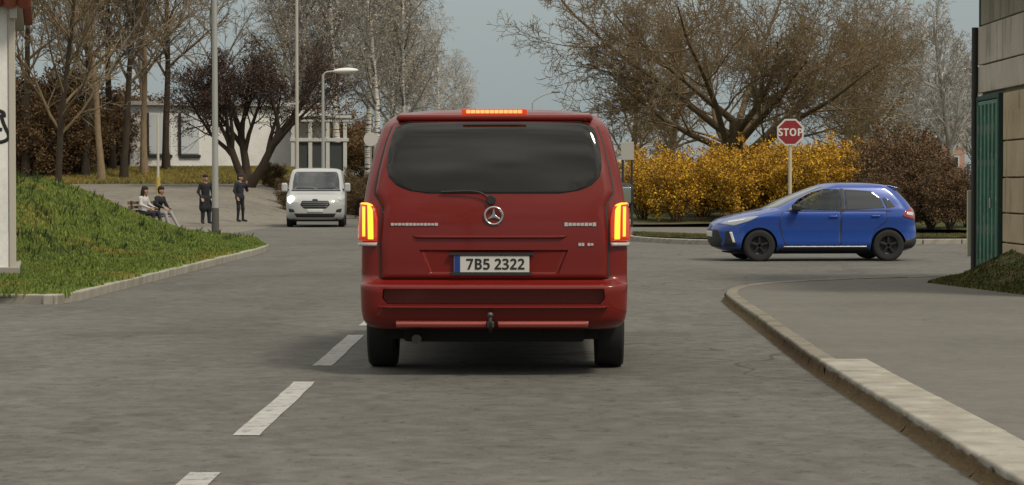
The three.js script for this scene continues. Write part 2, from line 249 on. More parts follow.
// ---------------------------------------------------------------- trees and shrubs
class Tubes {
  constructor() { this.P = []; this.N = []; this.I = []; }
  add(pts, rad, sides) {
    let nx = 1, ny = 0, nz = 0; const base = this.P.length / 3, n = pts.length;
    for (let i = 0; i < n; i++) {
      const a = pts[Math.max(0, i - 1)], b = pts[Math.min(n - 1, i + 1)]; let tx = b[0] - a[0], ty = b[1] - a[1], tz = b[2] - a[2]; const l = Math.hypot(tx, ty, tz) || 1; tx /= l; ty /= l; tz /= l;
      if (i === 0) { if (Math.abs(tx) > 0.9) { nx = 0; nz = 1; } }
      const dt = nx * tx + ny * ty + nz * tz; nx -= dt * tx; ny -= dt * ty; nz -= dt * tz; const m = Math.hypot(nx, ny, nz) || 1; nx /= m; ny /= m; nz /= m;
      const bx = ty * nz - tz * ny, by = tz * nx - tx * nz, bz = tx * ny - ty * nx;
      for (let k = 0; k < sides; k++) { const c = Math.cos(6.2832 * k / sides), s = Math.sin(6.2832 * k / sides), ex = nx * c + bx * s, ey = ny * c + by * s, ez = nz * c + bz * s; this.P.push(pts[i][0] + ex * rad[i], pts[i][1] + ey * rad[i], pts[i][2] + ez * rad[i]); this.N.push(ex, ey, ez); }
    }
    for (let i = 0; i < n - 1; i++) for (let k = 0; k < sides; k++) { const a = base + i * sides + k, b = base + i * sides + (k + 1) % sides; this.I.push(a, b, a + sides, b, b + sides, a + sides); }
  }
  build() { const g = new THREE.BufferGeometry(); g.setAttribute('position', new THREE.Float32BufferAttribute(this.P, 3)); g.setAttribute('normal', new THREE.Float32BufferAttribute(this.N, 3)); const uv = new Float32Array(this.P.length / 3 * 2); for (let i = 0; i < uv.length / 2; i++) { uv[2 * i] = this.P[3 * i] + this.P[3 * i + 2]; uv[2 * i + 1] = this.P[3 * i + 1]; } g.setAttribute('uv', new THREE.BufferAttribute(uv, 2)); g.setIndex(this.I); return g; }
}
// recursive branching; o: { H, r, seed, max, n[], ang[], ratio[], up[], wob[], seg[], start[], rmin, lean }
function grow(o) {
  const R = mulberry(o.seed), trunk = new Tubes(), crown = new Tubes(), tips = [], G = (a, l) => a[Math.min(l, a.length - 1)];
  function branch(l, p, d, len, r) {
    const ns = G(o.seg, l), pts = [p.slice()], rad = [r * (l === 0 ? 1.35 : 1)], st = len / ns, endR = Math.max(o.rmin * 0.6, r * G(o.end || [0.35, 0.3, 0.3], l)); let q = p.slice(), e = d.slice(); const dirs = [e.slice()];
    for (let i = 1; i <= ns; i++) {
      for (let k = 0; k < 3; k++) e[k] += (R() - 0.5) * G(o.wob, l); e[1] += G(o.up, l); const m = Math.hypot(...e); e = e.map((x) => x / m);
      q = [q[0] + e[0] * st, q[1] + e[1] * st, q[2] + e[2] * st]; pts.push(q); rad.push(lerp(r, endR, Math.pow(i / ns, 0.8))); dirs.push(e.slice());
    }
    (l <= (o.trunkLevels ?? 0) ? trunk : crown).add(pts, rad, l === 0 ? 9 : l === 1 ? 6 : l === 2 ? 4 : 3);
    if (l >= o.max) { tips.push(q); tips.push(pts[Math.ceil(ns / 2)]); return; }
    const n = Math.max(1, Math.round(G(o.n, l) * (0.8 + 0.4 * R()))), s0 = G(o.start, l); let az = R() * 6.28;
    for (let k = 0; k < n; k++) {
      const t = s0 + (1 - s0) * (k + R() * 0.9 + 0.1) / n, f = t * ns, i = Math.min(ns - 1, Math.floor(f)), w = f - i, a = pts[i], b = pts[i + 1], pp = [0, 1, 2].map((c) => lerp(a[c], b[c], w)), dd = dirs[i + 1], rr = lerp(rad[i], rad[i + 1], w);
      az += 2.4 + (R() - 0.5) * 1.2; const th = G(o.ang, l) * (0.75 + 0.5 * R());
      let ux = Math.abs(dd[1]) > 0.9 ? [1, 0, 0] : [0, 1, 0], b1 = [dd[1] * ux[2] - dd[2] * ux[1], dd[2] * ux[0] - dd[0] * ux[2], dd[0] * ux[1] - dd[1] * ux[0]]; const m = Math.hypot(...b1); b1 = b1.map((x) => x / m);
      const b2 = [dd[1] * b1[2] - dd[2] * b1[1], dd[2] * b1[0] - dd[0] * b1[2], dd[0] * b1[1] - dd[1] * b1[0]], c = Math.cos(az), s = Math.sin(az), C = Math.cos(th), S = Math.sin(th);
      branch(l + 1, pp, [0, 1, 2].map((x) => dd[x] * C + (b1[x] * c + b2[x] * s) * S), len * G(o.ratio, l) * (l === 0 && o.flat ? 1 : 1.15 - 0.55 * t) * (0.7 + 0.55 * R()), Math.max(o.rmin, Math.min(rr * 0.85, rr * G(o.rr || [0.6, 0.6, 0.62, 0.65], l))));
    }
  }
  for (const [dx, dz, k] of o.stems || [[o.lean?.[0] || 0, o.lean?.[1] || 0, 1]]) { const m = Math.hypot(dx, 1, dz); branch(0, [dx * 0.15, -0.15, dz * 0.15], [dx / m, 1 / m, dz / m], o.H * k, o.r * Math.sqrt(k)); }
  return { trunk: trunk.build(), crown: crown.build(), tips, tris: (trunk.I.length + crown.I.length) / 3 };
}
function leaves(tips, per, spread, size, seed, cols) {
  const R = mulberry(seed), P = [], I = [], C = [];
  for (const t of tips) for (let k = 0; k < per; k++) {
    if (per < 1 && R() > per) continue;
    const g = () => (R() + R() - 1) * spread, x = t[0] + g(), y = t[1] + g(), z = t[2] + g(), s = size * (0.5 + R()), a = V(R() - 0.5, R() - 0.5, R() - 0.5).normalize(), b = V(R() - 0.5, R() - 0.5, R() - 0.5).cross(a).normalize(), o = P.length / 3, c = cols[Math.floor(R() * cols.length)], q = 0.65 + 0.7 * R();
    P.push(x - a.x * s, y - a.y * s, z - a.z * s, x + b.x * s * 0.5, y + b.y * s * 0.5, z + b.z * s * 0.5, x + a.x * s, y + a.y * s, z + a.z * s, x - b.x * s * 0.5, y - b.y * s * 0.5, z - b.z * s * 0.5); I.push(o, o + 1, o + 2, o, o + 2, o + 3);
    for (let j = 0; j < 4; j++) C.push(c[0] * q, c[1] * q, c[2] * q);
  }
  return geo(P, I, null, C);
}
const barkTex = (r, g, b, s, w = 0.35) => tex(256, 0.8, (u, v) => { const k = (1 - w) + 2 * w * fbm(u * 20, v * 5, 4, 20, s); return [r * k, g * k, b * k]; });
const barkDark = new THREE.MeshStandardMaterial({ map: barkTex(0.05, 0.036, 0.024, 201), roughness: 1 });
const barkTan = new THREE.MeshStandardMaterial({ map: barkTex(0.26, 0.19, 0.115, 204), roughness: 1 });
const barkBrown = new THREE.MeshStandardMaterial({ map: barkTex(0.12, 0.088, 0.05, 202), roughness: 1 });
const twigTan = mat(0.2, 0.145, 0.082, 1), twigGrey = mat(0.24, 0.225, 0.205, 1), twigDark = mat(0.05, 0.034, 0.022, 1), twigPale = mat(0.44, 0.42, 0.4, 1), twigYellow = mat(0.19, 0.13, 0.04, 1), twigWarm = mat(0.14, 0.085, 0.04, 1);
const birchTex = tex(256, 1.2, (u, v) => { const l = fbm(u * 3, v * 22, 4, 22, 211), k = l > 0.66 ? 0.06 : 0.68 * (0.75 + 0.4 * fbm(u * 12, v * 12, 3, 12, 213)); return [k, k * 0.96, k * 0.9]; });
const barkBirch = new THREE.MeshStandardMaterial({ map: birchTex, roughness: 0.95 });
const leafMat = new THREE.MeshPhysicalMaterial({ color: 0xffffff, vertexColors: true, roughness: 0.9, transmission: 0, side: THREE.DoubleSide });
const geoTree = (o, leafArgs) => { const t = grow(o); t.leaf = leafArgs ? leaves(t.tips, ...leafArgs) : null; return t; };
function plantTree(name, t, bark, twig, label, x, y, d, ry, s, group, category = 'tree', leafName = 'buds') {
  const o = thing(name, label, category, x, y, -d, ry, group); o.scale.setScalar(s);
  mesh('trunk', t.trunk, bark, o); mesh('crown', t.crown, twig, o); if (t.leaf) mesh(leafName, t.leaf, leafMat, o); return o;
}
const bankY = (x, d) => Math.max(groundH(x, d), 0.3);
// the great spreading bare tree behind the yellow shrubs
{
  const t = geoTree({ H: 3.4, r: 0.36, seed: 11, max: 5, trunkLevels: 1, n: [13, 11, 9, 7, 3.4], ang: [1.02, 0.75, 0.7, 0.75, 0.7], ratio: [2.15, 0.46, 0.54, 0.52, 0.55], up: [0.02, 0.012, 0.015, 0.01, 0.0], wob: [0.18, 0.26, 0.38, 0.45, 0.5], seg: [5, 9, 6, 4, 3, 2], start: [0.38, 0.22, 0.12, 0.1, 0.15], rmin: 0.0105, flat: true, rr: [0.55, 0.5, 0.55, 0.6], end: [0.75, 0.2, 0.3] }, [0.12, 0.12, 0.035, 12, [[0.2, 0.16, 0.05], [0.16, 0.12, 0.05], [0.26, 0.2, 0.07]]]);
  plantTree('spreading_tree', t, barkBrown, twigTan, 'huge bare wide-spreading tree rising behind the yellow flowering shrubs', 8.0, 0.6, 86, 0.6, 1);
}
// forsythia shrubs in flower
{
  const mk = (seed) => geoTree({ H: 2.0, r: 0.03, seed, max: 3, trunkLevels: 0, stems: [0, 1, 2, 3, 4, 5, 6, 7, 8].map((k) => [Math.cos(k * 0.698) * (0.25 + 0.12 * (k % 3)), Math.sin(k * 0.698) * (0.25 + 0.12 * (k % 3)), 0.75 + 0.06 * (k % 4)]), n: [9, 6, 3], ang: [0.6, 0.6, 0.6], ratio: [0.42, 0.5, 0.5], up: [-0.02, -0.03, -0.02], wob: [0.2, 0.3, 0.4], seg: [6, 4, 3, 2], start: [0.15, 0.1, 0.1], rmin: 0.005 }, [4, 0.15, 0.034, seed + 3, [[0.6, 0.33, 0.014], [0.7, 0.43, 0.018], [0.5, 0.26, 0.014], [0.34, 0.18, 0.02], [0.22, 0.11, 0.02], [0.45, 0.27, 0.02]]]);
  const v = [21, 22, 23].map(mk), W = [2.9, 3.2, 2.7, 3.0, 2.5, 3.3, 2.8, 3.1, 2.6];
  const spots = [[3.9, 73.5, 0.98], [4.9, 72.3, 1.0], [5.9, 74.5, 1.1], [6.8, 72.6, 1.04], [7.8, 74, 1.2], [8.8, 72.5, 1.1], [9.8, 73.5, 1.15], [4.6, 76.5, 1.22], [6.9, 77, 1.28], [10.8, 74.5, 1.2], [8.9, 77, 1.3], [10.0, 78, 1.35], [11.6, 75.5, 1.2], [11.4, 79, 1.3]];
  spots.forEach(([x, d, s], i) => plantTree('flowering_shrub', v[i % 3], twigWarm, twigYellow, i === 0 ? 'mustard yellow flowering shrub standing next to the white sign board' : i === 12 ? 'mustard yellow flowering shrub ending the row against the brown shrubs' : i === 5 ? 'mustard yellow flowering shrub directly behind the stop sign post' : 'mustard yellow flowering shrub in the row beneath the spreading tree', x, 0.3, d, i * 1.9, s * 1.02, 'yellow flowering shrubs in a row', 'shrub', 'blossom'));
}
// brown hedge on the right bank
const brownCols = [[0.15, 0.08, 0.034], [0.11, 0.058, 0.027], [0.2, 0.12, 0.05], [0.07, 0.04, 0.02], [0.13, 0.09, 0.04]];
const shrubGeo = (seed, cols, size = 0.032, per = 8) => geoTree({ H: 2.1, r: 0.035, seed, max: 3, trunkLevels: 0, stems: [0, 1, 2, 3, 4, 5, 6, 7].map((k) => [Math.cos(k * 0.8) * (0.2 + 0.14 * (k % 3)), Math.sin(k * 0.8) * (0.2 + 0.14 * (k % 3)), 0.7 + 0.1 * (k % 4)]), n: [10, 6, 3], ang: [0.75, 0.7, 0.6], ratio: [0.42, 0.5, 0.5], up: [0.0, 0.01, 0], wob: [0.25, 0.35, 0.4], seg: [6, 4, 3, 2], start: [0.08, 0.1, 0.1], rmin: 0.006 }, [per, 0.16, size, seed + 5, cols]);
{
  const v = [31, 32, 33].map((s) => shrubGeo(s, brownCols, 0.03, 5));
  [[10.4, 64, 1.2], [10.5, 62.5, 0.95], [11.3, 67, 1.12], [11.0, 61.8, 0.85], [11.3, 60.6, 0.74], [12.0, 62, 0.55], [9.8, 61.2, 0.62], [12.8, 62.6, 0.45], [13.6, 63.5, 0.42], [11.7, 66, 0.8], [12.5, 66, 0.55], [11.3, 69, 1.22]].forEach(([x, d, s], i) =>
    plantTree('brown_shrub', v[i % 3], barkDark, twigDark, i === 11 ? 'tallest dense rusty brown shrub rising behind the blue hatchback roof' : i >= 5 && i !== 6 && i !== 9 ? 'low rusty brown shrub on the bank towards the panel building' : 'dense rusty brown shrub on the bank behind the blue hatchback', x, 0.35, d, i * 1.3, s, 'brown shrubs behind the blue car', 'shrub', 'leaves'));
}
// tan bare trees behind the yellow shrubs, pale trees on the right skyline
const tallBare = (seed, o = {}) => geoTree({ H: 11, r: 0.2, seed, max: 4, trunkLevels: 0, n: [17, 9, 6, 4], ang: [0.75, 0.65, 0.65, 0.6], ratio: [0.36, 0.48, 0.48, 0.5], up: [0.03, 0.06, 0.03, 0.0], wob: [0.12, 0.26, 0.36, 0.45], seg: [9, 6, 4, 3, 2], start: [0.22, 0.15, 0.1, 0.1], rmin: 0.012, ...o }, o.leaf);
{
  const a = tallBare(41, { H: 7.5, rmin: 0.014, leaf: [0.5, 0.3, 0.06, 5, [[0.2, 0.15, 0.06], [0.26, 0.18, 0.05]]] }), b = tallBare(42, { H: 8, rmin: 0.014, leaf: [0.5, 0.3, 0.06, 6, [[0.2, 0.15, 0.06], [0.26, 0.18, 0.05]]] });
  [[5.3, 112, 0.95], [7.6, 118, 1.05], [16.5, 112, 1.0], [19, 122, 1.0]].forEach(([x, d, s], i) => plantTree('tan_tree', i % 2 ? b : a, barkBrown, twigTan, 'slim tan bare tree seen through the spreading tree crown', x, 0.7, d, i, s, 'tan trees behind the spreading tree'));
  const c = tallBare(43, { H: 9, rmin: 0.018 }), e = tallBare(44, { H: 8.5, rmin: 0.018 });
  [[19.2, 125, 1.05], [22.2, 132, 1.0], [25.6, 140, 0.9], [20.9, 112, 0.95], [29.5, 150, 0.95], [17.4, 118, 1.05], [24.0, 122, 0.9]].forEach(([x, d, s], i) => plantTree('pale_tree', i % 2 ? c : e, twigGrey, twigPale, 'pale grey bare tree on the skyline between brown shrubs and building', x, 0.7, d, i * 1.7, s, 'pale bare trees on the right skyline'));
}
// left: birches, dark tree, thin trunks, brown thicket
{
  const birch = (seed, H) => geoTree({ H, r: 0.2, seed, max: 4, trunkLevels: 0, n: [20, 8, 5, 4], ang: [0.7, 0.7, 0.8, 0.7], ratio: [0.26, 0.5, 0.55, 0.6], up: [0.02, 0.05, -0.08, -0.22], wob: [0.1, 0.25, 0.35, 0.35], seg: [10, 6, 4, 3, 3], start: [0.34, 0.15, 0.1, 0.1], rmin: 0.013 }, [0.55, 0.25, 0.045, seed, [[0.6, 0.52, 0.4], [0.5, 0.4, 0.26], [0.36, 0.27, 0.15]]]);
  const v = [51, 52, 53].map((s) => birch(s, 13));
  [[-13.2, 136, 0.95], [-12.1, 128, 1.0], [-10.9, 134, 1.08], [-10.0, 127, 1.02], [-9.2, 138, 1.1], [-8.3, 130, 1.05], [-7.6, 142, 1.1], [-6.9, 133, 1.0], [-14.6, 142, 1.05]].forEach(([x, d, s], i) => plantTree('birch_tree', v[i % 3], barkBirch, twigGrey, 'white-trunked birch with tan drooping twigs standing beyond the white van', x, groundH(x, d), d, i * 2.1, s, 'tan birches beyond the white van'));
  const w = [54, 55].map((s) => { const t = birch(s, 13); t.leaf = null; return t; });
  [[-9.0, 176, 1.15], [-7.7, 182, 1.05], [-6.6, 178, 0.98], [-5.6, 186, 0.86], [-4.6, 192, 0.72], [-9.9, 188, 1.15]].forEach(([x, d, s], i) => plantTree('pale_birch', w[i % 2], barkBirch, twigPale, 'pale silvery bare birch in the distant row above the red van', x, groundH(x, d), d, i * 1.4, s, 'distant pale birches'));
  [[-9, -17, 1.55], [6.5, -15, 1.5], [-3.5, -26, 1.75]].forEach(([x, d, s], i) => plantTree('tall_birch', v[i % 3], barkBirch, twigTan, 'tall tan birch on the verge behind, mirrored in the red van window', x, 0, d, i * 2.2, s, 'tall birches mirrored in the van window'));
  const dk = geoTree({ H: 2.6, r: 0.21, seed: 61, max: 4, trunkLevels: 1, stems: [[-0.5, 0.1, 1.0], [-0.08, -0.3, 1.15], [0.75, 0.15, 1.2]], n: [5, 9, 8, 5], ang: [0.45, 0.7, 0.7, 0.7], ratio: [1.25, 0.52, 0.55, 0.55], up: [0.08, 0.04, 0.03, 0.0], wob: [0.16, 0.3, 0.4, 0.45], seg: [5, 7, 5, 3, 2], start: [0.5, 0.3, 0.1, 0.1], rmin: 0.011, flat: true, end: [0.7, 0.25, 0.3], rr: [0.75, 0.5, 0.55, 0.6] }, [1.1, 0.22, 0.05, 62, [[0.07, 0.038, 0.03], [0.09, 0.05, 0.035], [0.055, 0.03, 0.025]]]);
  plantTree('dark_tree', dk, barkDark, twigDark, 'dark tree forking low into three limbs with a dense purple-brown crown', -12.5, groundH(-12.5, 105) + 0.3, 105, 0.0, 0.95, undefined, 'tree', 'buds');
  const th = [71, 72].map((s) => tallBare(s, { H: 11, r: 0.17, n: [15, 8, 5, 3], start: [0.34, 0.15, 0.1, 0.1], rmin: 0.013 })), kinds = [[barkDark, twigTan], [barkTan, twigGrey]];
  [[-21.8, 115, 1.2, 0], [-20.6, 113, 1.1, 1], [-21.0, 118, 1.25, 0], [-19.7, 114, 1.2, 0], [-19.0, 116, 1.15, 1], [-22.4, 120, 1.2, 1], [-24.6, 114, 1.2, 0], [-20.2, 124, 1.2, 1], [-17.2, 130, 1.2, 1], [-13.0, 64, 0.72, 0], [-18.2, 118, 1.2, 0]].forEach(([x, d, s, k], i) => plantTree(k ? 'brown_trunk_tree' : 'bare_tree', th[i % 2], kinds[k][0], kinds[k][1], i === 9 ? 'small dark bare tree behind the corner of the red-roofed building' : k ? 'slender brown bare tree among the trunks beside the white building' : 'slender black bare tree among the trunks beside the white building', x, groundH(x, d), d, i * 1.1, s, i === 9 ? undefined : k ? 'brown trunks beside the white building' : 'black trunks beside the white building'));
  const sg = [73, 74].map((s) => shrubGeo(s, [[0.19, 0.105, 0.045], [0.14, 0.08, 0.035], [0.2, 0.13, 0.05], [0.1, 0.058, 0.03]], 0.036, 4));
  [[-22.3, 116, 1.7], [-24.0, 115, 1.9], [-25.4, 117, 2.3], [-21.3, 121, 1.5], [-26.2, 119, 2.4], [-23.2, 121, 2.2], [-20.6, 126, 1.6], [-24.6, 124, 2.7], [-19.4, 129, 1.5], [-21.9, 131, 2.2]].forEach(([x, d, s], i) => plantTree('thicket_shrub', sg[i % 2], barkDark, twigWarm, 'tangled brown shrub in the thicket behind the grass mound', x, Math.max(0.1, groundH(x, d)), d, i * 1.5, s, 'brown thicket behind the grass mound', 'shrub', 'leaves'));
  [[-13.4, 152, 1.9], [-12.0, 156, 2.1], [-10.4, 153, 1.8], [-9.0, 158, 2.0], [-7.6, 154, 1.7]].forEach(([x, d, s], i) => plantTree('background_shrub', sg[i % 2], barkDark, twigWarm, 'tall brown shrub in the backdrop behind the birch trunks', x, groundH(x, d), d, i * 1.9, s, 'brown backdrop behind the birches', 'shrub', 'leaves'));
  const lg = [75, 76].map((s) => shrubGeo(s, [[0.13, 0.075, 0.03], [0.1, 0.06, 0.025], [0.09, 0.08, 0.03]], 0.036));
  [[-9.3, 96, 0.6], [-8.6, 98, 0.62], [-9.9, 99, 0.6], [-6.6, 96, 0.75], [-5.8, 104, 0.9], [-7.6, 106, 0.9], [-11.6, 108, 0.6]].forEach(([x, d, s], i) => plantTree('low_shrub', lg[i % 2], barkDark, twigWarm, 'low russet shrub along the road edge behind the white van', x, Math.max(0, groundH(x, d)), d, i * 1.2, s, 'low russet shrubs behind the white van', 'shrub', 'leaves'));
}
// ---------------------------------------------------------------- buildings
const glassDark = phys(0.02, 0.024, 0.026, 0.06, { clearcoat: 1, clearcoatRoughness: 0.03 });
const concreteTex = tex(512, 2.4, (u, v) => { const f = fbm(u * 5, v * 5, 5, 5, 301), m = speck(u, v, 256, 302), s = ss(0.58, 0.75, fbm(u * 14, v * 2, 4, 14, 303)), k = 0.46 * (0.72 + 0.5 * f) * (0.9 + 0.2 * m) * (1 - 0.3 * s); return [k, k * 0.9, k * 0.74]; });
const concrete = new THREE.MeshStandardMaterial({ map: concreteTex, roughness: 0.95, side: THREE.DoubleSide });
const concreteDark = new THREE.MeshStandardMaterial({ map: concreteTex, color: lin(0.6, 0.62, 0.56), roughness: 0.95, side: THREE.DoubleSide });
const concreteTan = new THREE.MeshStandardMaterial({ map: concreteTex, color: lin(0.98, 0.86, 0.66), roughness: 0.95, side: THREE.DoubleSide });
const uvBox = (w, h, d, x, y, z, r = 0.012) => { const g = box(w, h, d, x, y, z, r), p = g.attributes.position, n = g.attributes.normal; for (let i = 0; i < p.count; i++) { const ax = Math.abs(n.getX(i)), ay = Math.abs(n.getY(i)); g.attributes.uv.setXY(i, ax > 0.5 ? p.getZ(i) : p.getX(i), ay > 0.5 ? p.getZ(i) : p.getY(i)); } return g; };
{ // white rendered building with tiled eave, its corner at x -6.95 depth 31.6
  const b = thing('white_kiosk', 'white rendered building corner with red tiled eave and black scrawl', 'building', -6.95, 0, -31.6, 0.205);
  mesh('wall', uvBox(5, 4.1, 5, -2.5 - 0.09, 1.8, -2.5, 0.02), plaster, b);
  mesh('corner_trim', uvBox(0.09, 3.7, 0.12, -0.04, 1.9, -0.03), mat(0.5, 0.46, 0.4, 0.9), b);
  mesh('plinth', uvBox(5.1, 0.34, 5.06, -2.5, 0.1, -2.47), mat(0.3, 0.28, 0.25, 0.95), b);
  mesh('eave_board', uvBox(5.35, 0.1, 5.3, -2.58, 3.9, -2.52), mat(0.34, 0.3, 0.24, 0.9), b);
  mesh('drain_box', uvBox(0.1, 0.16, 0.1, -0.02, 3.76, 0.06), mat(0.55, 0.54, 0.5, 0.7), b);
  const tileM = [mat(0.36, 0.1, 0.06, 0.85), mat(0.28, 0.07, 0.045, 0.85), mat(0.4, 0.14, 0.09, 0.85)], tg = tf(new THREE.CylinderGeometry(0.1, 0.105, 0.42, 10, 1, true, -1.4, 2.8), 0, 0, 0, Math.PI / 2 - 0.5, 0, 0);
  const rf = mesh('roof', slab([[-5.3, -0.36], [0.22, -0.36], [0.22, 5.3], [-5.3, 5.3]], 3.955, 3.99), tileM[1], b);
  for (let i = 0; i < 12; i++) for (let j = 0; j < 3; j++) { const o = mesh('roof_tile', tg, tileM[(i * 5 + j * 3) % 3], rf); o.position.set(0.13 - i * 0.19, 4.0 + j * 0.18, 0.28 - j * 0.33); }
  const ink = mat(0.012, 0.012, 0.014, 0.7);    // sprayed strokes on the wall face
  const st = [[[-0.42, 2.36, 0.008], [-0.3, 2.42, 0.008], [-0.2, 2.39, 0.008], [-0.19, 2.33, 0.008]], [[-0.24, 2.37, 0.008], [-0.19, 2.22, 0.008], [-0.13, 2.07, 0.008], [-0.16, 2.02, 0.008], [-0.27, 1.985, 0.008], [-0.42, 2.0, 0.008]], [[-0.42, 2.19, 0.008], [-0.3, 2.17, 0.008], [-0.22, 2.16, 0.008]], [[-0.3, 2.42, 0.008], [-0.31, 2.3, 0.008], [-0.33, 2.18, 0.008]]];
  mesh('graffiti', st.map((s) => { const g = tube(s.map(([x, y, z]) => [x, y, 0]), 0.028, 24, 6); g.scale(1, 1, 0.2); g.translate(0.045, 0, 0.003); return g; }), ink, b);
}
{ // panel building on the right, long wall parallel to the road at x 6.55, far corner at depth 33
  const b = thing('panel_building', 'weathered beige panel building with a green metal door beside grassy corner', 'building', 6.55, 0, -33);
  mesh('wall', box(4, 5, 7, 2.06, 2.5, 3.5), concreteDark, b);
  const R = mulberry(5);
  const rows = [[0.0, 0.62], [0.62, 1.02], [1.02, 1.5], [1.5, 2.0], [2.0, 2.66]];
  for (const [y0, y1] of rows) for (let k = 0; k < 3; k++) { const z0 = 1.72 + k * 1.75 + (y0 > 1 ? 0.0 : 0.25) * 0, z1 = z0 + 1.73; mesh('wall_panel', uvBox(0.06, y1 - y0 - 0.02, z1 - z0, 0.03 - R() * 0.008, (y0 + y1) / 2, (z0 + z1) / 2), concreteTan, b); }
  for (const [y0, y1] of [[2.7, 3.1], [3.1, 3.66]]) for (let k = 0; k < 4; k++) { const z0 = 0.02 + k * 1.72; mesh('wall_panel', uvBox(0.07, y1 - y0 - 0.018, 1.7, 0.022 - R() * 0.01, (y0 + y1) / 2, z0 + 0.85), concrete, b); }
  for (let k = 0; k < 4; k++) mesh('beam', uvBox(0.05, 0.9, 1.7, 0.05, 4.13, 0.02 + k * 1.72 + 0.85), concreteDark, b);
  mesh('roof_slab', uvBox(5.2, 0.18, 8, 1.9, 4.75, 3.5), mat(0.32, 0.25, 0.21, 0.9), b);
  const green = new THREE.MeshStandardMaterial({ map: tex(256, 1.4, (u, v) => { const f = fbm(u * 6, v * 6, 4, 6, 311), w = fbm(u * 22, v * 14, 3, 22, 312); return w > 0.66 ? [0.25, 0.27, 0.22] : [0.075 * (0.7 + f * 0.8), 0.19 * (0.7 + f * 0.7), 0.135 * (0.7 + f * 0.7)]; }), roughness: 0.65, side: THREE.DoubleSide });
  const dr = mesh('door', uvBox(0.05, 2.5, 1.3, -0.02, 1.33, 0.85), green, b);
  for (let k = 0; k < 5; k++) mesh('rib', uvBox(0.03, 2.4, 0.03, -0.06, 1.33, 0.33 + k * 0.26, 0.006), green, dr);
  mesh('handle', uvBox(0.05, 0.14, 0.03, -0.08, 1.15, 1.32, 0.006), chrome, dr);
  mesh('door_frame', [uvBox(0.1, 2.64, 0.08, 0.0, 1.34, 0.14), uvBox(0.1, 2.64, 0.08, 0.0, 1.34, 1.58), uvBox(0.1, 0.07, 1.36, 0.0, 2.625, 0.86)], mat(0.02, 0.05, 0.04, 0.7), b);
  mesh('drain_pipe', [tf(cyl(0.045, 0.045, 3.6, 12), -0.06, 1.85, 0.03), tf(cyl(0.045, 0.045, 1.2, 12), 0.06, 4.2, -0.06)], mat(0.03, 0.028, 0.026, 0.6), b);
  mesh('marker_post', uvBox(0.06, 0.95, 0.06, -0.1, 0.85, -0.12), mat(0.5, 0.48, 0.34, 0.8), b);
}
{ // long white building behind the left trees
  const b = thing('white_building', 'long white rendered building with windows edged by dark shade strips behind the left trees', 'building', -20.6, 1.9, -121, 0.3);
  mesh('wall', uvBox(10.8, 4.2, 7, 5.4, 1.6, -3.5, 0.03), plaster, b);
  mesh('plinth', uvBox(10.85, 0.6, 0.1, 5.4, 0.1, 0.02), mat(0.55, 0.53, 0.48, 0.95), b);
  mesh('roof', uvBox(11.1, 0.2, 7.6, 5.4, 3.8, -3.5), mat(0.5, 0.49, 0.47, 0.9), b);
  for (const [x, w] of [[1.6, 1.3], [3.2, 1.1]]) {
    const f = mesh('window', [uvBox(0.12, 2.2, 0.12, x - w / 2, 2.2, 0.06), uvBox(w, 0.14, 0.12, x, 1.03, 0.06)], mat(0.02, 0.02, 0.022, 0.7), b);  // dark strips at left and bottom paint in the shade of the window reveals
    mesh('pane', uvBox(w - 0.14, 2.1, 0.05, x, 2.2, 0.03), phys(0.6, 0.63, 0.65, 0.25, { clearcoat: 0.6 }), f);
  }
}
{ // white frame structure beyond the van
  const b = thing('white_pavilion', 'white post and beam pavilion with dark panels beyond the white van', 'pavilion', -12.1, 1.9, -122, 0.1), w = mat(0.55, 0.55, 0.52, 0.8), dk = mat(0.05, 0.055, 0.055, 0.6);
  for (let k = 0; k < 4; k++) mesh('post', uvBox(0.2, 3.1, 0.2, k * 0.92, 1.5, 0), w, b);
  for (const y of [1.9, 2.95]) mesh('beam', uvBox(3.1, 0.18, 0.26, 1.4, y, 0.01), w, b);
  for (let k = 0; k < 3; k++) mesh('panel', uvBox(0.7, 1.55, 0.06, 0.46 + k * 0.92, 1.0, -0.03), dk, b);
  mesh('roof', uvBox(3.4, 0.14, 2.4, 1.4, 3.12, -1.0), w, b);
}
{ // pink house far right
  const b = thing('pink_house', 'small far pink house with red gable roof above the brown shrubs', 'house', 35.6, 2.2, -200, -0.15), pk = mat(0.5, 0.3, 0.24, 0.9);
  mesh('wall', uvBox(3.4, 4.4, 6, 1.2, 1.9, -3), pk, b);
  const sh = new THREE.Shape([[-0.7, 4.1], [3.1, 4.1], [1.2, 5.2]].map(([x, y]) => new THREE.Vector2(x, y))); const g = new THREE.ExtrudeGeometry(sh, { depth: 6.4, bevelEnabled: false }); g.translate(0, 0, -6.2); mesh('roof', g, mat(0.3, 0.13, 0.09, 0.9), b);
  for (const [x, y] of [[0.3, 2.9], [2.0, 2.9], [0.3, 1.2], [2.0, 1.2]]) { const f = mesh('window', uvBox(0.85, 1.05, 0.08, x, y, 0.03), mat(0.7, 0.7, 0.68, 0.8), b); mesh('pane', uvBox(0.65, 0.85, 0.04, x, y, 0.08), glassDark, f); }
}
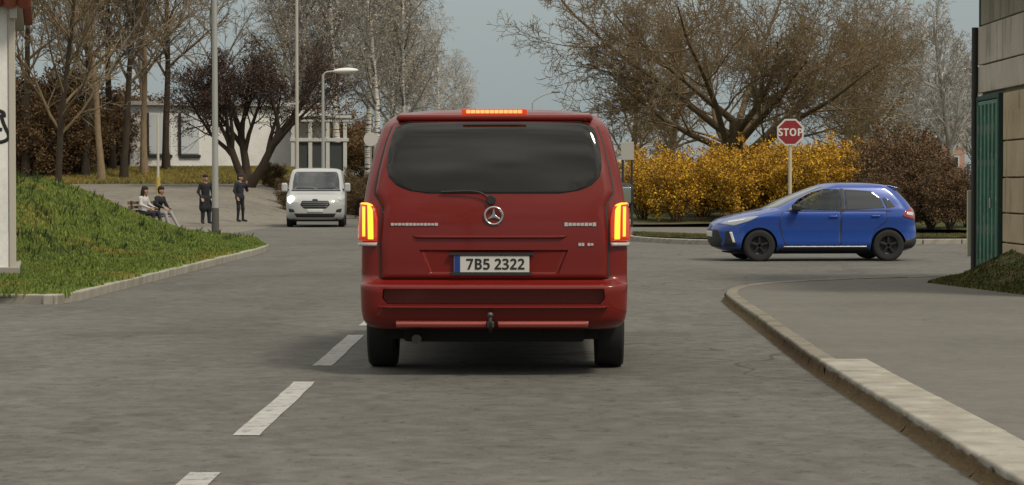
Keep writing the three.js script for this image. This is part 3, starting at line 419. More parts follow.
// ---------------------------------------------------------------- poles, lamps, signs
{
  const p = thing('lamp_post', 'tall pale grey lamp post with dark foot on the tip of the grass island', 'lamp post', -7.66, 0.1, -57.6);
  mesh('pole', tf(cyl(0.05, 0.085, 8.4, 16), 0, 4.6, 0), galv, p); mesh('base', [tf(cyl(0.09, 0.1, 0.75, 16), 0, 0.35, 0)], mat(0.09, 0.085, 0.075, 0.8), p);
  mesh('arm', tube([[0, 8.75, 0], [0.1, 9.2, 0], [0.7, 9.45, 0], [1.5, 9.5, 0]], 0.035), galv, p); mesh('lamp_head', uvBox(0.7, 0.12, 0.26, 1.7, 9.49, 0, 0.05), galv, p);
}
{
  const p = thing('street_lamp', 'street lamp with flat white head on short arm behind the white van', 'street lamp', -8.6, 0, -100), w = mat(0.5, 0.5, 0.47, 0.6);
  mesh('pole', tf(cyl(0.055, 0.09, 6.2, 12), 0, 3.1, 0), galv, p); mesh('arm', tube([[0, 6.15, 0], [0.12, 6.28, 0], [0.5, 6.34, 0]], 0.04), galv, p);
  mesh('lamp_head', tf(new THREE.SphereGeometry(1, 20, 12).scale(0.56, 0.13, 0.2), 0.98, 6.36, 0, 0, 0, 0.04), mat(0.75, 0.74, 0.7, 0.5), p);
  const q = thing('tall_pole', 'slim tall pale pole rising straight beside the street lamp', 'pole', -9.1, 0.1, -93.5); mesh('pole', tf(cyl(0.05, 0.08, 11, 12), 0, 5.5, 0), mat(0.46, 0.43, 0.38, 0.7), q); mesh('base', tf(cyl(0.11, 0.12, 0.5, 12), 0, 0.2, 0), galv, q);
  const f = thing('far_street_lamp', 'distant street lamp with thin curved arm just above the red van roof', 'street lamp', 0.85, 0.5, -170); mesh('pole', tf(cyl(0.05, 0.08, 7, 10), 0, 3.5, 0), galv, f); mesh('arm', tube([[0, 7, 0], [0.3, 7.25, 0], [0.9, 7.55, 0], [1.5, 7.72, 0]], 0.035), galv, f); mesh('lamp_head', uvBox(0.62, 0.14, 0.25, 1.72, 7.76, 0, 0.05), mat(0.16, 0.17, 0.17, 0.6), f); f.rotation.y = 0;
  const s = thing('marker_pole', 'short white pole with yellow foot standing behind the seated people', 'pole', -15.7, 1.0, -99.5); mesh('pole', tf(cyl(0.055, 0.055, 2.9, 12), 0, 1.9, 0), mat(0.5, 0.48, 0.42, 0.7), s); mesh('base', tf(cyl(0.09, 0.12, 0.8, 12), 0, 0.35, 0), mat(0.45, 0.33, 0.08, 0.7), s);
}
const font = await new FontLoader().loadAsync('fonts/droid/droid_sans_bold.typeface.json');
const text = (s, size, depth) => { const g = new TextGeometry(s, { font, size, depth, curveSegments: 4, bevelEnabled: false }); g.computeBoundingBox(); g.translate(-(g.boundingBox.max.x + g.boundingBox.min.x) / 2, -(g.boundingBox.max.y + g.boundingBox.min.y) / 2, 0); return g; };
{
  const p = thing('stop_sign', 'red octagonal stop sign on a pale post behind the blue hatchback', 'sign', 6.78, 0.1, -58), oct = (r) => tf(cyl(r, r, 0.02, 8), 0, 0, 0, Math.PI / 2, 0, 0).rotateZ(Math.PI / 8);
  mesh('post', tf(cyl(0.045, 0.045, 2.9, 14), 0, 1.4, 0), mat(0.52, 0.46, 0.34, 0.6), p);
  const f = mesh('sign_plate', oct(0.36).translate(0, 2.63, 0.05), mat(0.62, 0.6, 0.58, 0.6), p); mesh('red_field', oct(0.315).translate(0, 2.63, 0.056), mat(0.26, 0.02, 0.025, 0.5), f); mesh('lettering', text('STOP', 0.19, 0.006).translate(0, 2.63, 0.066), mat(0.7, 0.68, 0.66, 0.6), f);
}
{
  const p = thing('road_sign', 'white rectangular sign board on two dark posts beside the yellow shrubs', 'sign', 3.28, 0.1, -71);
  mesh('sign_board', uvBox(0.4, 0.56, 0.03, 0, 2.35, 0.03, 0.01), mat(0.4, 0.39, 0.36, 0.7), p);
  for (const x of [-0.14, 0.14]) mesh('post', tf(cyl(0.04, 0.04, 2.6, 10), x, 1.3, 0), mat(0.03, 0.03, 0.03, 0.6), p);
  const q = thing('round_sign', 'small pale round road sign on a pole beside the red van', 'sign', -7.05, 0.1, -108); mesh('post', tf(cyl(0.035, 0.035, 3.4, 10), 0, 1.7, 0), galv, q); mesh('sign_plate', tf(cyl(0.33, 0.33, 0.02, 24), 0, 3.45, 0.05, Math.PI / 2, 0, 0), mat(0.6, 0.59, 0.57, 0.6), q);
}
// ---------------------------------------------------------------- vehicles: bodies lofted by height; each row is [height, half width, front z, rear z, front corner radius, rear corner radius]
function pchip(xs, ys) {
  const n = xs.length, d = [], m = [];
  for (let i = 0; i < n - 1; i++) d.push((ys[i + 1] - ys[i]) / (xs[i + 1] - xs[i]));
  m[0] = d[0]; m[n - 1] = d[n - 2]; for (let i = 1; i < n - 1; i++) m[i] = d[i - 1] * d[i] <= 0 ? 0 : 2 * d[i - 1] * d[i] / (d[i - 1] + d[i]);
  return (x) => { let i = 0; while (i < n - 2 && x > xs[i + 1]) i++; const h = xs[i + 1] - xs[i], t = clamp((x - xs[i]) / h), t2 = t * t, t3 = t2 * t; return (2 * t3 - 3 * t2 + 1) * ys[i] + (t3 - 2 * t2 + t) * h * m[i] + (-2 * t3 + 3 * t2) * ys[i + 1] + (t3 - t2) * h * m[i + 1]; };
}
function carBody(rows, { sideBow = 0.02, bowF = 0.1, bowR = 0.04 }) {
  const hs = rows.map((r) => r[0]), F = [1, 2, 3, 4, 5].map((k) => pchip(hs, rows.map((r) => r[k])));
  const at = (h) => ({ w: F[0](h), zf: F[1](h), zr: F[2](h), rf: Math.min(F[3](h), F[0](h) * 0.95), rr: Math.min(F[4](h), F[0](h) * 0.95) });
  const bend = (x0, z0, h, p) => { const zc = (p.zf + p.zr) / 2, L = (p.zr - p.zf) / 2, t = (z0 - zc) / L, q = t * t * t * t; return V(x0 * (1 - sideBow * q), h, z0 - (t > 0 ? bowR : -bowF) * (x0 / p.w) ** 2 * q); };
  const cor = (a, r) => (a > 0 ? r - Math.sqrt(Math.max(0, r * r - a * a)) : 0);
  const rear = (x, h) => { const p = at(h), c = clamp(x, -p.w, p.w); return bend(c, p.zr - cor(Math.abs(c) - (p.w - p.rr), p.rr), h, p); };
  const front = (x, h) => { const p = at(h), c = clamp(x, -p.w, p.w); return bend(c, p.zf + cor(Math.abs(c) - (p.w - p.rf), p.rf), h, p); };
  const side = (s) => (z, h) => { const p = at(h), c = clamp(z, p.zf, p.zr); return bend(s * (p.w - cor(c - (p.zr - p.rr), p.rr) - cor((p.zf + p.rf) - c, p.rf)), c, h, p); };
  const ringAt = (h) => {
    const p = at(h), half = [], N = 8;
    for (let i = 0; i < N; i++) half.push([(p.w - p.rr) * i / N, p.zr]);
    for (let i = 0; i <= N; i++) { const a = i / N * Math.PI / 2; half.push([p.w - p.rr + p.rr * Math.sin(a), p.zr - p.rr + p.rr * Math.cos(a)]); }
    for (let i = 1; i < 40; i++) half.push([p.w, lerp(p.zr - p.rr, p.zf + p.rf, i / 40)]);
    for (let i = 0; i <= N; i++) { const a = i / N * Math.PI / 2; half.push([p.w - p.rf + p.rf * Math.cos(a), p.zf + p.rf - p.rf * Math.sin(a)]); }
    for (let i = 1; i <= N; i++) half.push([(p.w - p.rf) * (1 - i / N), p.zf]);
    const full = half.concat(half.slice(1, -1).reverse().map(([x, z]) => [-x, z])); return full.map(([x, z]) => bend(x, z, h, p));
  };
  function build() {
    const H = [hs[0]]; let h = hs[0]; const top = hs[hs.length - 1];
    while (h < top) { let s = 0.03; const a = at(h); for (let k = 0; k < 6; k++) { const b = at(Math.min(top, h + s)); if (Math.max(Math.abs(b.w - a.w), Math.abs(b.zf - a.zf) * 0.6, Math.abs(b.zr - a.zr) * 0.6) > 0.04) s *= 0.55; } h = Math.min(top, h + s); H.push(h); }
    const P = [], I = []; let M = 0;
    for (const y of H) { const r = ringAt(y); M = r.length; for (const v of r) P.push(v.x, v.y, v.z); }
    for (let j = 0; j < H.length - 1; j++) for (let i = 0; i < M; i++) { const a = j * M + i, b = j * M + (i + 1) % M; I.push(a, a + M, b, b, a + M, b + M); }
    for (const [j, flip] of [[0, 0], [H.length - 1, 1]]) { const c = P.length / 3, p = at(H[j]); P.push(0, H[j], (p.zf + p.zr) / 2); for (let i = 0; i < M; i++) { const a = j * M + i, b = j * M + (i + 1) % M; flip ? I.push(c, b, a) : I.push(c, a, b); } }
    const g = geo(P, I); // outward orientation check
    const v = g.attributes.position, n = g.attributes.normal, k = Math.floor(H.length / 2) * M; if (n.getZ(k) * Math.sign(v.getZ(k) - (at(H[Math.floor(H.length / 2)]).zf + at(H[Math.floor(H.length / 2)]).zr) / 2) < 0) { const ix = g.index.array; for (let i = 0; i < ix.length; i += 3) { const t = ix[i]; ix[i] = ix[i + 1]; ix[i + 1] = t; } g.computeVertexNormals(); }
    g.setAttribute('uv', new THREE.BufferAttribute(new Float32Array(v.count * 2), 2)); return g;
  }
  return { at, rear, front, side, build, mid: V(0, (hs[0] + top2(hs)) / 2, (rows[3][2] + rows[3][3]) / 2) };
}
const top2 = (a) => a[a.length - 1];
// closed, chamfered panel over a surface fn(u,v), outline poly [[u,v]...] (convex along u)
function panel(fn, poly, mid, { off = 0.006, base = -0.008, ch = 0.006, nu = 14, nv = 14, smooth = false } = {}) {
  if (smooth) { const c = new THREE.CatmullRomCurve3(poly.map(([u, v]) => V(u, v, 0)), true, 'catmullrom', 0.5); poly = c.getPoints(120).map((p) => [p.x, p.y]); }
  const vs = poly.map((p) => p[1]), v0 = Math.min(...vs), v1 = Math.max(...vs);
  const span = (v) => { v = clamp(v, v0 + 1e-4, v1 - 1e-4); let a = 1e9, b = -1e9; for (let i = 0; i < poly.length; i++) { const p = poly[i], q = poly[(i + 1) % poly.length]; if ((p[1] - v) * (q[1] - v) <= 0 && p[1] !== q[1]) { const u = lerp(p[0], q[0], (v - p[1]) / (q[1] - p[1])); a = Math.min(a, u); b = Math.max(b, u); } } return [a, b]; };
  const st = (n, L) => { const e = clamp(ch / Math.max(L, 1e-3), 0.004, 0.2), o = [0]; for (let i = 0; i <= n; i++) o.push(e + (1 - 2 * e) * i / n); o.push(1); return o; };
  const T = st(nv, v1 - v0), U = st(nu, 0.6), P = [], I = [], nU = U.length, nT = T.length, E = 1e-3;
  const normal = (u, v) => { const p = fn(u, v), a = fn(u + E, v).sub(fn(u - E, v)), b = fn(u, v + E).sub(fn(u, v - E)), n = a.cross(b); if (n.lengthSq() < 1e-16) n.copy(p).sub(mid); n.normalize(); if (n.dot(p.clone().sub(mid)) < 0) n.negate(); return n; };
  for (const layer of [0, 1]) for (let j = 0; j < nT; j++) { const v = lerp(v0, v1, T[j]), [a, b] = span(v); for (let i = 0; i < nU; i++) { const u = lerp(a, b, U[i]), edge = i === 0 || j === 0 || i === nU - 1 || j === nT - 1, o = layer ? base : edge ? lerp(base, off, 0.55) : off, p = fn(u, v).addScaledVector(normal(u, v), o); P.push(p.x, p.y, p.z); } }
  const q = nU * nT, quad = (a, b, c, d) => I.push(a, b, c, a, c, d);
  for (let j = 0; j < nT - 1; j++) for (let i = 0; i < nU - 1; i++) { const a = j * nU + i; quad(a, a + 1, a + nU + 1, a + nU); quad(q + a, q + a + nU, q + a + nU + 1, q + a + 1); }
  const loop = []; for (let i = 0; i < nU; i++) loop.push(i); for (let j = 1; j < nT; j++) loop.push(j * nU + nU - 1); for (let i = nU - 2; i >= 0; i--) loop.push((nT - 1) * nU + i); for (let j = nT - 2; j > 0; j--) loop.push(j * nU);
  for (let k = 0; k < loop.length; k++) { const a = loop[k], b = loop[(k + 1) % loop.length]; quad(b, a, q + a, q + b); }
  const g = geo(P, I); const k = Math.floor(nT / 2) * nU + Math.floor(nU / 2), p = V().fromBufferAttribute(g.attributes.position, k).sub(mid), n = V().fromBufferAttribute(g.attributes.normal, k);
  if (n.dot(p) < 0) { const ix = g.index.array; for (let i = 0; i < ix.length; i += 3) { const t = ix[i]; ix[i] = ix[i + 1]; ix[i + 1] = t; } g.computeVertexNormals(); }
  g.setAttribute('uv', new THREE.BufferAttribute(new Float32Array(P.length / 3 * 2), 2)); return g;
}
const ev = new Evaluator(); ev.useGroups = false; ev.attributes = ['position', 'normal', 'uv'];
function carve(g, cuts) { let a = new Brush(g); a.updateMatrixWorld(); for (const c of cuts) { const b = new Brush(c); b.updateMatrixWorld(); a = ev.evaluate(a, b, SUBTRACTION); a.updateMatrixWorld(); } return a.geometry; }
const archCut = (x, y, z, r, w) => tf(cyl(r, r, w, 40), x, y, z, 0, 0, Math.PI / 2);
function addWheel(parent, x, y, z, R, w, rimMat, s) {
  const o = new THREE.Group(); o.name = 'wheel'; o.position.set(x, y, z); parent.add(o);
  const hw = w / 2, pr = [[R * 0.62, -hw * 0.9], [R * 0.8, -hw], [R * 0.94, -hw * 0.98], [R, -hw * 0.75], [R * 1.002, 0], [R, hw * 0.75], [R * 0.94, hw * 0.98], [R * 0.8, hw], [R * 0.62, hw * 0.9]].map(([a, b]) => new THREE.Vector2(a, b));
  mesh('tyre', tf(new THREE.LatheGeometry(pr, 48), 0, 0, 0, 0, 0, Math.PI / 2), rubber, o);
  const parts = [tf(new THREE.LatheGeometry([[0.02, 0.3], [R * 0.14, 0.32], [R * 0.2, 0.2], [R * 0.5, 0.1], [R * 0.56, 0.62], [R * 0.64, 0.86]].map(([a, b]) => new THREE.Vector2(a, b * hw)), 40), 0, 0, 0, 0, 0, -s * Math.PI / 2)];
  for (let k = 0; k < 5; k++) { const g = box(hw * 0.32, R * 0.5, R * 0.16, s * hw * 0.55, R * 0.34, 0, 0.008); g.rotateX(k * 1.2566); parts.push(g); }
  mesh('rim', parts, rimMat, o); return o;
}
const lensRed = phys(0.22, 0.006, 0.004, 0.12, { clearcoat: 1, emissive: lin(1, 0.06, 0.008), emissiveIntensity: 0.38 });
const glowBar = new THREE.MeshStandardMaterial({ color: lin(0.3, 0.1, 0.02), emissive: lin(1, 0.5, 0.03), emissiveIntensity: 1.9, roughness: 0.4 });
const glowBrake = new THREE.MeshStandardMaterial({ color: lin(0.3, 0.05, 0.02), emissive: lin(1, 0.3, 0.1), emissiveIntensity: 2.0, roughness: 0.4 });
function lampLight(parent, col, power, w, h, x, y, z, ry = 0) { const l = new THREE.RectAreaLight(col, power, w, h); l.position.set(x, y, z); l.rotation.y = ry; l.name = 'lamp_light'; parent.add(l); return l; }

{ // ------------------------------------------------ the red van ahead, rear bumper at depth 16.7
  const van = thing('red_van', 'dark red passenger van braking ahead with lit tail lights', 'van', -0.2, 0, -16.72, -0.008); van.scale.set(1.03, 1.0, 1.03);
  const paint = phys(0.16, 0.0105, 0.007, 0.36, { clearcoat: 0.5, clearcoatRoughness: 0.06, specularIntensity: 0.45 });
  const B = carBody([[0.34, 0.88, -4.98, -0.12, 0.3, 0.16], [0.37, 0.92, -5.06, -0.05, 0.3, 0.16], [0.41, 0.945, -5.1, -0.005, 0.3, 0.17], [0.5, 0.958, -5.14, 0.015, 0.3, 0.16], [0.64, 0.962, -5.14, 0.02, 0.3, 0.16], [0.672, 0.963, -5.14, 0.005, 0.3, 0.155], [0.688, 0.964, -5.13, -0.1, 0.3, 0.13], [0.705, 0.964, -5.13, -0.118, 0.3, 0.12], [0.95, 0.964, -5.08, -0.125, 0.32, 0.12], [1.1, 0.96, -4.75, -0.135, 0.34, 0.12], [1.2, 0.954, -4.25, -0.15, 0.34, 0.13], [1.4, 0.93, -3.95, -0.2, 0.3, 0.14], [1.6, 0.89, -3.62, -0.26, 0.26, 0.15], [1.78, 0.842, -3.34, -0.33, 0.24, 0.17], [1.86, 0.805, -3.2, -0.38, 0.24, 0.2], [1.925, 0.74, -3.08, -0.46, 0.24, 0.24], [1.96, 0.6, -2.9, -0.6, 0.24, 0.26], [1.98, 0.3, -2.5, -0.95, 0.2, 0.2], [1.985, 0.08, -2.2, -1.3, 0.07, 0.07]], { sideBow: 0.012, bowF: 0.25, bowR: 0.035 });
  const groove = panel((u, v) => V(u, v, -0.095), [[-0.75, 0.53], [0.75, 0.53], [0.79, 0.575], [0.78, 0.645], [-0.78, 0.645], [-0.79, 0.575]], V(0, 0.6, -1), { off: 0.2, base: 0, ch: 0.005, nu: 8, nv: 6 });
  mesh('body', carve(B.build(), [...[-1, 1].flatMap((s) => [-1.02, -4.22].map((z) => archCut(s * 0.9, 0.35, z, 0.39, 0.5))), groove]), paint, van);
  const opt = { off: 0.026, base: -0.02, ch: 0.01, nu: 40, nv: 40 };
  const tg = panel(B.rear, [[-0.815, 0.712], [0.815, 0.712], [0.82, 1.0], [0.8, 1.24], [0.86, 1.34], [0.835, 1.5], [0.79, 1.7], [0.745, 1.83], [0.66, 1.865], [-0.66, 1.865], [-0.745, 1.83], [-0.79, 1.7], [-0.835, 1.5], [-0.86, 1.34], [-0.8, 1.24], [-0.82, 1.0]], B.mid, opt);
  const recess = panel((u, v) => V(u, v, -0.115), [[-0.46, 0.745], [0.46, 0.745], [0.53, 0.925], [-0.53, 0.925]], V(0, 0.8, -1), { off: 0.2, base: 0, ch: 0.02, nu: 4, nv: 4 });
  const tail = mesh('tailgate', carve(tg, [recess]), paint, van);
  mesh('seam_seal', panel(B.rear, [[-0.835, 0.7], [0.835, 0.7], [0.84, 1.0], [0.82, 1.24], [0.882, 1.34], [0.855, 1.5], [0.808, 1.7], [0.762, 1.838], [0.67, 1.878], [-0.67, 1.878], [-0.762, 1.838], [-0.808, 1.7], [-0.855, 1.5], [-0.882, 1.34], [-0.82, 1.24], [-0.84, 1.0]], B.mid, { off: 0.003, base: -0.01, ch: 0.004, nu: 30, nv: 30 }), blackPlastic, van);
  const winP = [[-0.42, 1.325], [0.42, 1.325], [0.6, 1.345], [0.71, 1.385], [0.775, 1.45], [0.79, 1.53], [0.775, 1.66], [0.745, 1.77], [0.72, 1.82], [0.66, 1.848], [0.5, 1.856], [-0.5, 1.856], [-0.66, 1.848], [-0.72, 1.82], [-0.745, 1.77], [-0.775, 1.66], [-0.79, 1.53], [-0.775, 1.45], [-0.71, 1.385], [-0.6, 1.345]];
  const wn = mesh('rear_window', panel(B.rear, winP, B.mid, { off: 0.031, base: 0.0, ch: 0.008, nu: 40, nv: 26 }), phys(0.014, 0.014, 0.012, 0.05, { clearcoat: 0.25, clearcoatRoughness: 0.03, ior: 1.45 }), tail);
  const wp = (x, y, o) => { const p = B.rear(x, y); return [p.x, p.y, p.z + o]; };
  mesh('rear_wiper', [tube([wp(-0.02, 1.29, 0.05), wp(-0.1, 1.345, 0.062), wp(-0.38, 1.35, 0.05)], 0.008, 20, 6), tf(cyl(0.03, 0.035, 0.04, 16), ...wp(-0.02, 1.29, 0.04), Math.PI / 2)], blackPlastic, tail);
  // pressed ledge across the tailgate, emblem and chrome lettering
  mesh('pressed_ledge', panel(B.rear, [[-0.56, 1.005], [0.5, 1.005], [0.53, 1.03], [-0.59, 1.03]], B.mid, { off: 0.042, base: 0.01, ch: 0.012, nu: 20, nv: 3 }), paint, tail);
  { const p = B.rear(0, 1.175), sh = new THREE.Shape(); for (let k = 0; k < 6; k++) { const a = Math.PI / 2 + k * Math.PI / 3, r = k % 2 ? 0.011 : 0.06; k ? sh.lineTo(Math.cos(a) * r, Math.sin(a) * r) : sh.moveTo(Math.cos(a) * r, Math.sin(a) * r); }
    mesh('emblem', [new THREE.TorusGeometry(0.063, 0.0085, 10, 40).translate(0, 1.175, p.z + 0.04), new THREE.ExtrudeGeometry(sh, { depth: 0.008, bevelEnabled: true, bevelSize: 0.002, bevelThickness: 0.003, bevelSegments: 2 }).translate(0, 1.175, p.z + 0.032)], chrome, tail); }
  const badge = (x0, x1, y, n, hh, seed) => { const R = mulberry(seed), L = []; const st = (x1 - x0) / n; for (let k = 0; k < n; k++) { const x = x0 + (k + 0.5) * st, p = B.rear(x, y); L.push(box(st * 0.84, 0.85 * hh * (0.8 + 0.3 * R()), 0.006, x, y, p.z + 0.03)); } mesh('chrome_lettering', L, mat(0.62, 0.58, 0.56, 0.35, { metalness: 0.35 }), tail); };
  badge(-0.735, -0.395, 1.112, 13, 0.024, 3); badge(0.5, 0.73, 1.112, 8, 0.03, 4); badge(0.6, 0.645, 0.965, 2, 0.026, 5); badge(0.665, 0.71, 0.965, 2, 0.026, 6);
  { // number plate
    const pl = mesh('number_plate', box(0.535, 0.122, 0.008, -0.015, 0.822, -0.088, 0.003), mat(0.6, 0.59, 0.56, 0.5), tail); pl.rotation.x = 0;
    mesh('country_band', box(0.042, 0.118, 0.003, -0.015 - 0.244, 0.822, -0.084), mat(0.012, 0.04, 0.22, 0.5), pl);
    mesh('plate_text', text('7B5 2322', 0.078, 0.004).scale(0.92, 1.02, 1).translate(0.012, 0.822, -0.085), mat(0.015, 0.015, 0.018, 0.6), pl);
    mesh('plate_surround', [box(0.57, 0.02, 0.02, -0.015, 0.75, -0.093), box(0.6, 0.018, 0.03, -0.015, 0.896, -0.092)], blackPlastic, tail);
  }
  // tail lights wrap the corners
  for (const s of [-1, 1]) {
    const q = (pts) => pts.map(([x, y]) => [s * x, y]);
    const h = mesh('tail_light', panel(B.rear, q([[0.84, 0.985], [0.96, 0.985], [0.96, 1.26], [0.9, 1.27], [0.855, 1.235], [0.838, 1.15]]), B.mid, { off: 0.03, base: -0.02, ch: 0.01, nu: 14, nv: 14 }), lensRed, van);
    mesh('light_bar', panel(B.rear, q([[0.862, 1.0], [0.892, 1.0], [0.894, 1.245], [0.884, 1.245], [0.864, 1.215]]), B.mid, { off: 0.037, base: 0.02, ch: 0.004, nu: 5, nv: 14 }), glowBar, h);
    mesh('light_bar', panel(B.rear, q([[0.912, 1.02], [0.926, 1.02], [0.926, 1.235], [0.912, 1.235]]), B.mid, { off: 0.036, base: 0.02, ch: 0.003, nu: 4, nv: 14 }), glowBar, h);
    mesh('light_bar', panel(B.rear, q([[0.866, 1.236], [0.91, 1.249], [0.935, 1.252], [0.935, 1.264], [0.9, 1.262], [0.866, 1.25]]), B.mid, { off: 0.036, base: 0.02, ch: 0.003, nu: 8, nv: 3 }), glowBar, h);
    mesh('clear_lens', panel(B.rear, q([[0.845, 0.948], [0.958, 0.948], [0.96, 0.98], [0.84, 0.98]]), B.mid, { off: 0.03, base: -0.02, ch: 0.006, nu: 10, nv: 4 }), phys(0.55, 0.5, 0.48, 0.15, { clearcoat: 1 }), h);
    lampLight(van, lin(1, 0.25, 0.03), 2.2, 0.09, 0.25, s * 0.9, 1.12, -0.02, Math.PI);
    mesh('reflector_strip', panel(B.rear, s < 0 ? [[-0.7, 0.376], [-0.05, 0.376], [-0.05, 0.41], [-0.7, 0.41]] : [[0.03, 0.376], [0.68, 0.376], [0.68, 0.41], [0.03, 0.41]], B.mid, { off: 0.026, base: -0.01, ch: 0.006, nu: 16, nv: 3 }), phys(0.5, 0.1, 0.085, 0.25, { clearcoat: 1 }), van);
    const mr = mesh('mirror', new RoundedBoxGeometry(0.19, 0.22, 0.14, 5, 0.068).translate(s * 1.05, 1.31, -3.72), blackPlastic, van); mesh('mirror_glass', new RoundedBoxGeometry(0.11, 0.14, 0.012, 4, 0.005).translate(s * 1.06, 1.31, -3.648), mat(0.7, 0.72, 0.74, 0.04, { metalness: 1 }), mr);
    mesh('side_window', panel(B.side(s), [[-3.2, 1.3], [-0.55, 1.3], [-0.6, 1.72], [-2.9, 1.74]], B.mid, { off: 0.004, nu: 24, nv: 8 }), glassDark, van);
  }
  // ledge of the bumper, tow ball, spoiler with brake light
  mesh('bumper_trim', panel(B.rear, [[-0.8, 0.505], [0.8, 0.505], [0.82, 0.522], [-0.82, 0.522]], B.mid, { off: 0.045, base: -0.01, ch: 0.008, nu: 30, nv: 3 }), paint, van);
  mesh('tow_ball', [new THREE.SphereGeometry(0.022, 16, 12).translate(-0.02, 0.46, 0.1), tube([[-0.02, 0.45, 0.1], [-0.02, 0.4, 0.1], [-0.02, 0.36, 0.04], [-0.02, 0.33, -0.1]], 0.014, 16, 8), box(0.05, 0.05, 0.03, -0.02, 0.385, 0.02, 0.01)], mat(0.1, 0.1, 0.1, 0.4, { metalness: 0.7 }), van);
  { const sp = new RoundedBoxGeometry(1.42, 0.05, 0.3, 6, 0.024), p = sp.attributes.position; for (let i = 0; i < p.count; i++) { const x = p.getX(i), z = p.getZ(i); p.setY(i, p.getY(i) - 0.055 * (x / 0.75) ** 2); p.setZ(i, z - 0.06 * (x / 0.75) ** 4); } sp.computeVertexNormals(); sp.rotateX(0.08);
    const so = mesh('spoiler', sp.translate(0, 1.952, -0.47), paint, van);
    const bl = mesh('brake_light', new RoundedBoxGeometry(0.47, 0.046, 0.03, 3, 0.012).translate(0, 1.94, -0.292), phys(0.25, 0.01, 0.006, 0.2, { emissive: lin(1, 0.08, 0.01), emissiveIntensity: 0.5 }), van);
    mesh('light_bar', Array.from({ length: 12 }, (_, k) => box(0.03, 0.024, 0.012, -0.185 + k * 0.0336, 1.942, -0.273, 0.004)), glowBrake, bl); lampLight(van, lin(1, 0.2, 0.04), 1.5, 0.42, 0.03, 0, 1.94, -0.26, Math.PI); }
  mesh('underbody', [box(1.5, 0.2, 4.5, 0, 0.36, -2.55), box(1.56, 0.09, 0.1, 0, 0.36, -1.02), box(1.3, 0.12, 0.6, 0, 0.3, -0.55, 0.03)], mat(0.012, 0.012, 0.012, 0.95), van);
  mesh('exhaust', tf(cyl(0.035, 0.035, 0.9, 14), -0.55, 0.27, -0.55, Math.PI / 2), mat(0.08, 0.075, 0.07, 0.5, { metalness: 0.6 }), van);
  for (const s of [-1, 1]) for (const z of [-1.02, -4.22]) { addWheel(van, s * 0.845, 0.335, z, 0.335, 0.215, mat(0.25, 0.25, 0.25, 0.4, { metalness: 0.6 }), s); mesh('arch_liner', tf(new THREE.CylinderGeometry(0.383, 0.383, 0.3, 32, 1, true, 0.25, 2.64), s * 0.8, 0.35, z, 0, 0, Math.PI / 2), blackPlastic, van); }
}
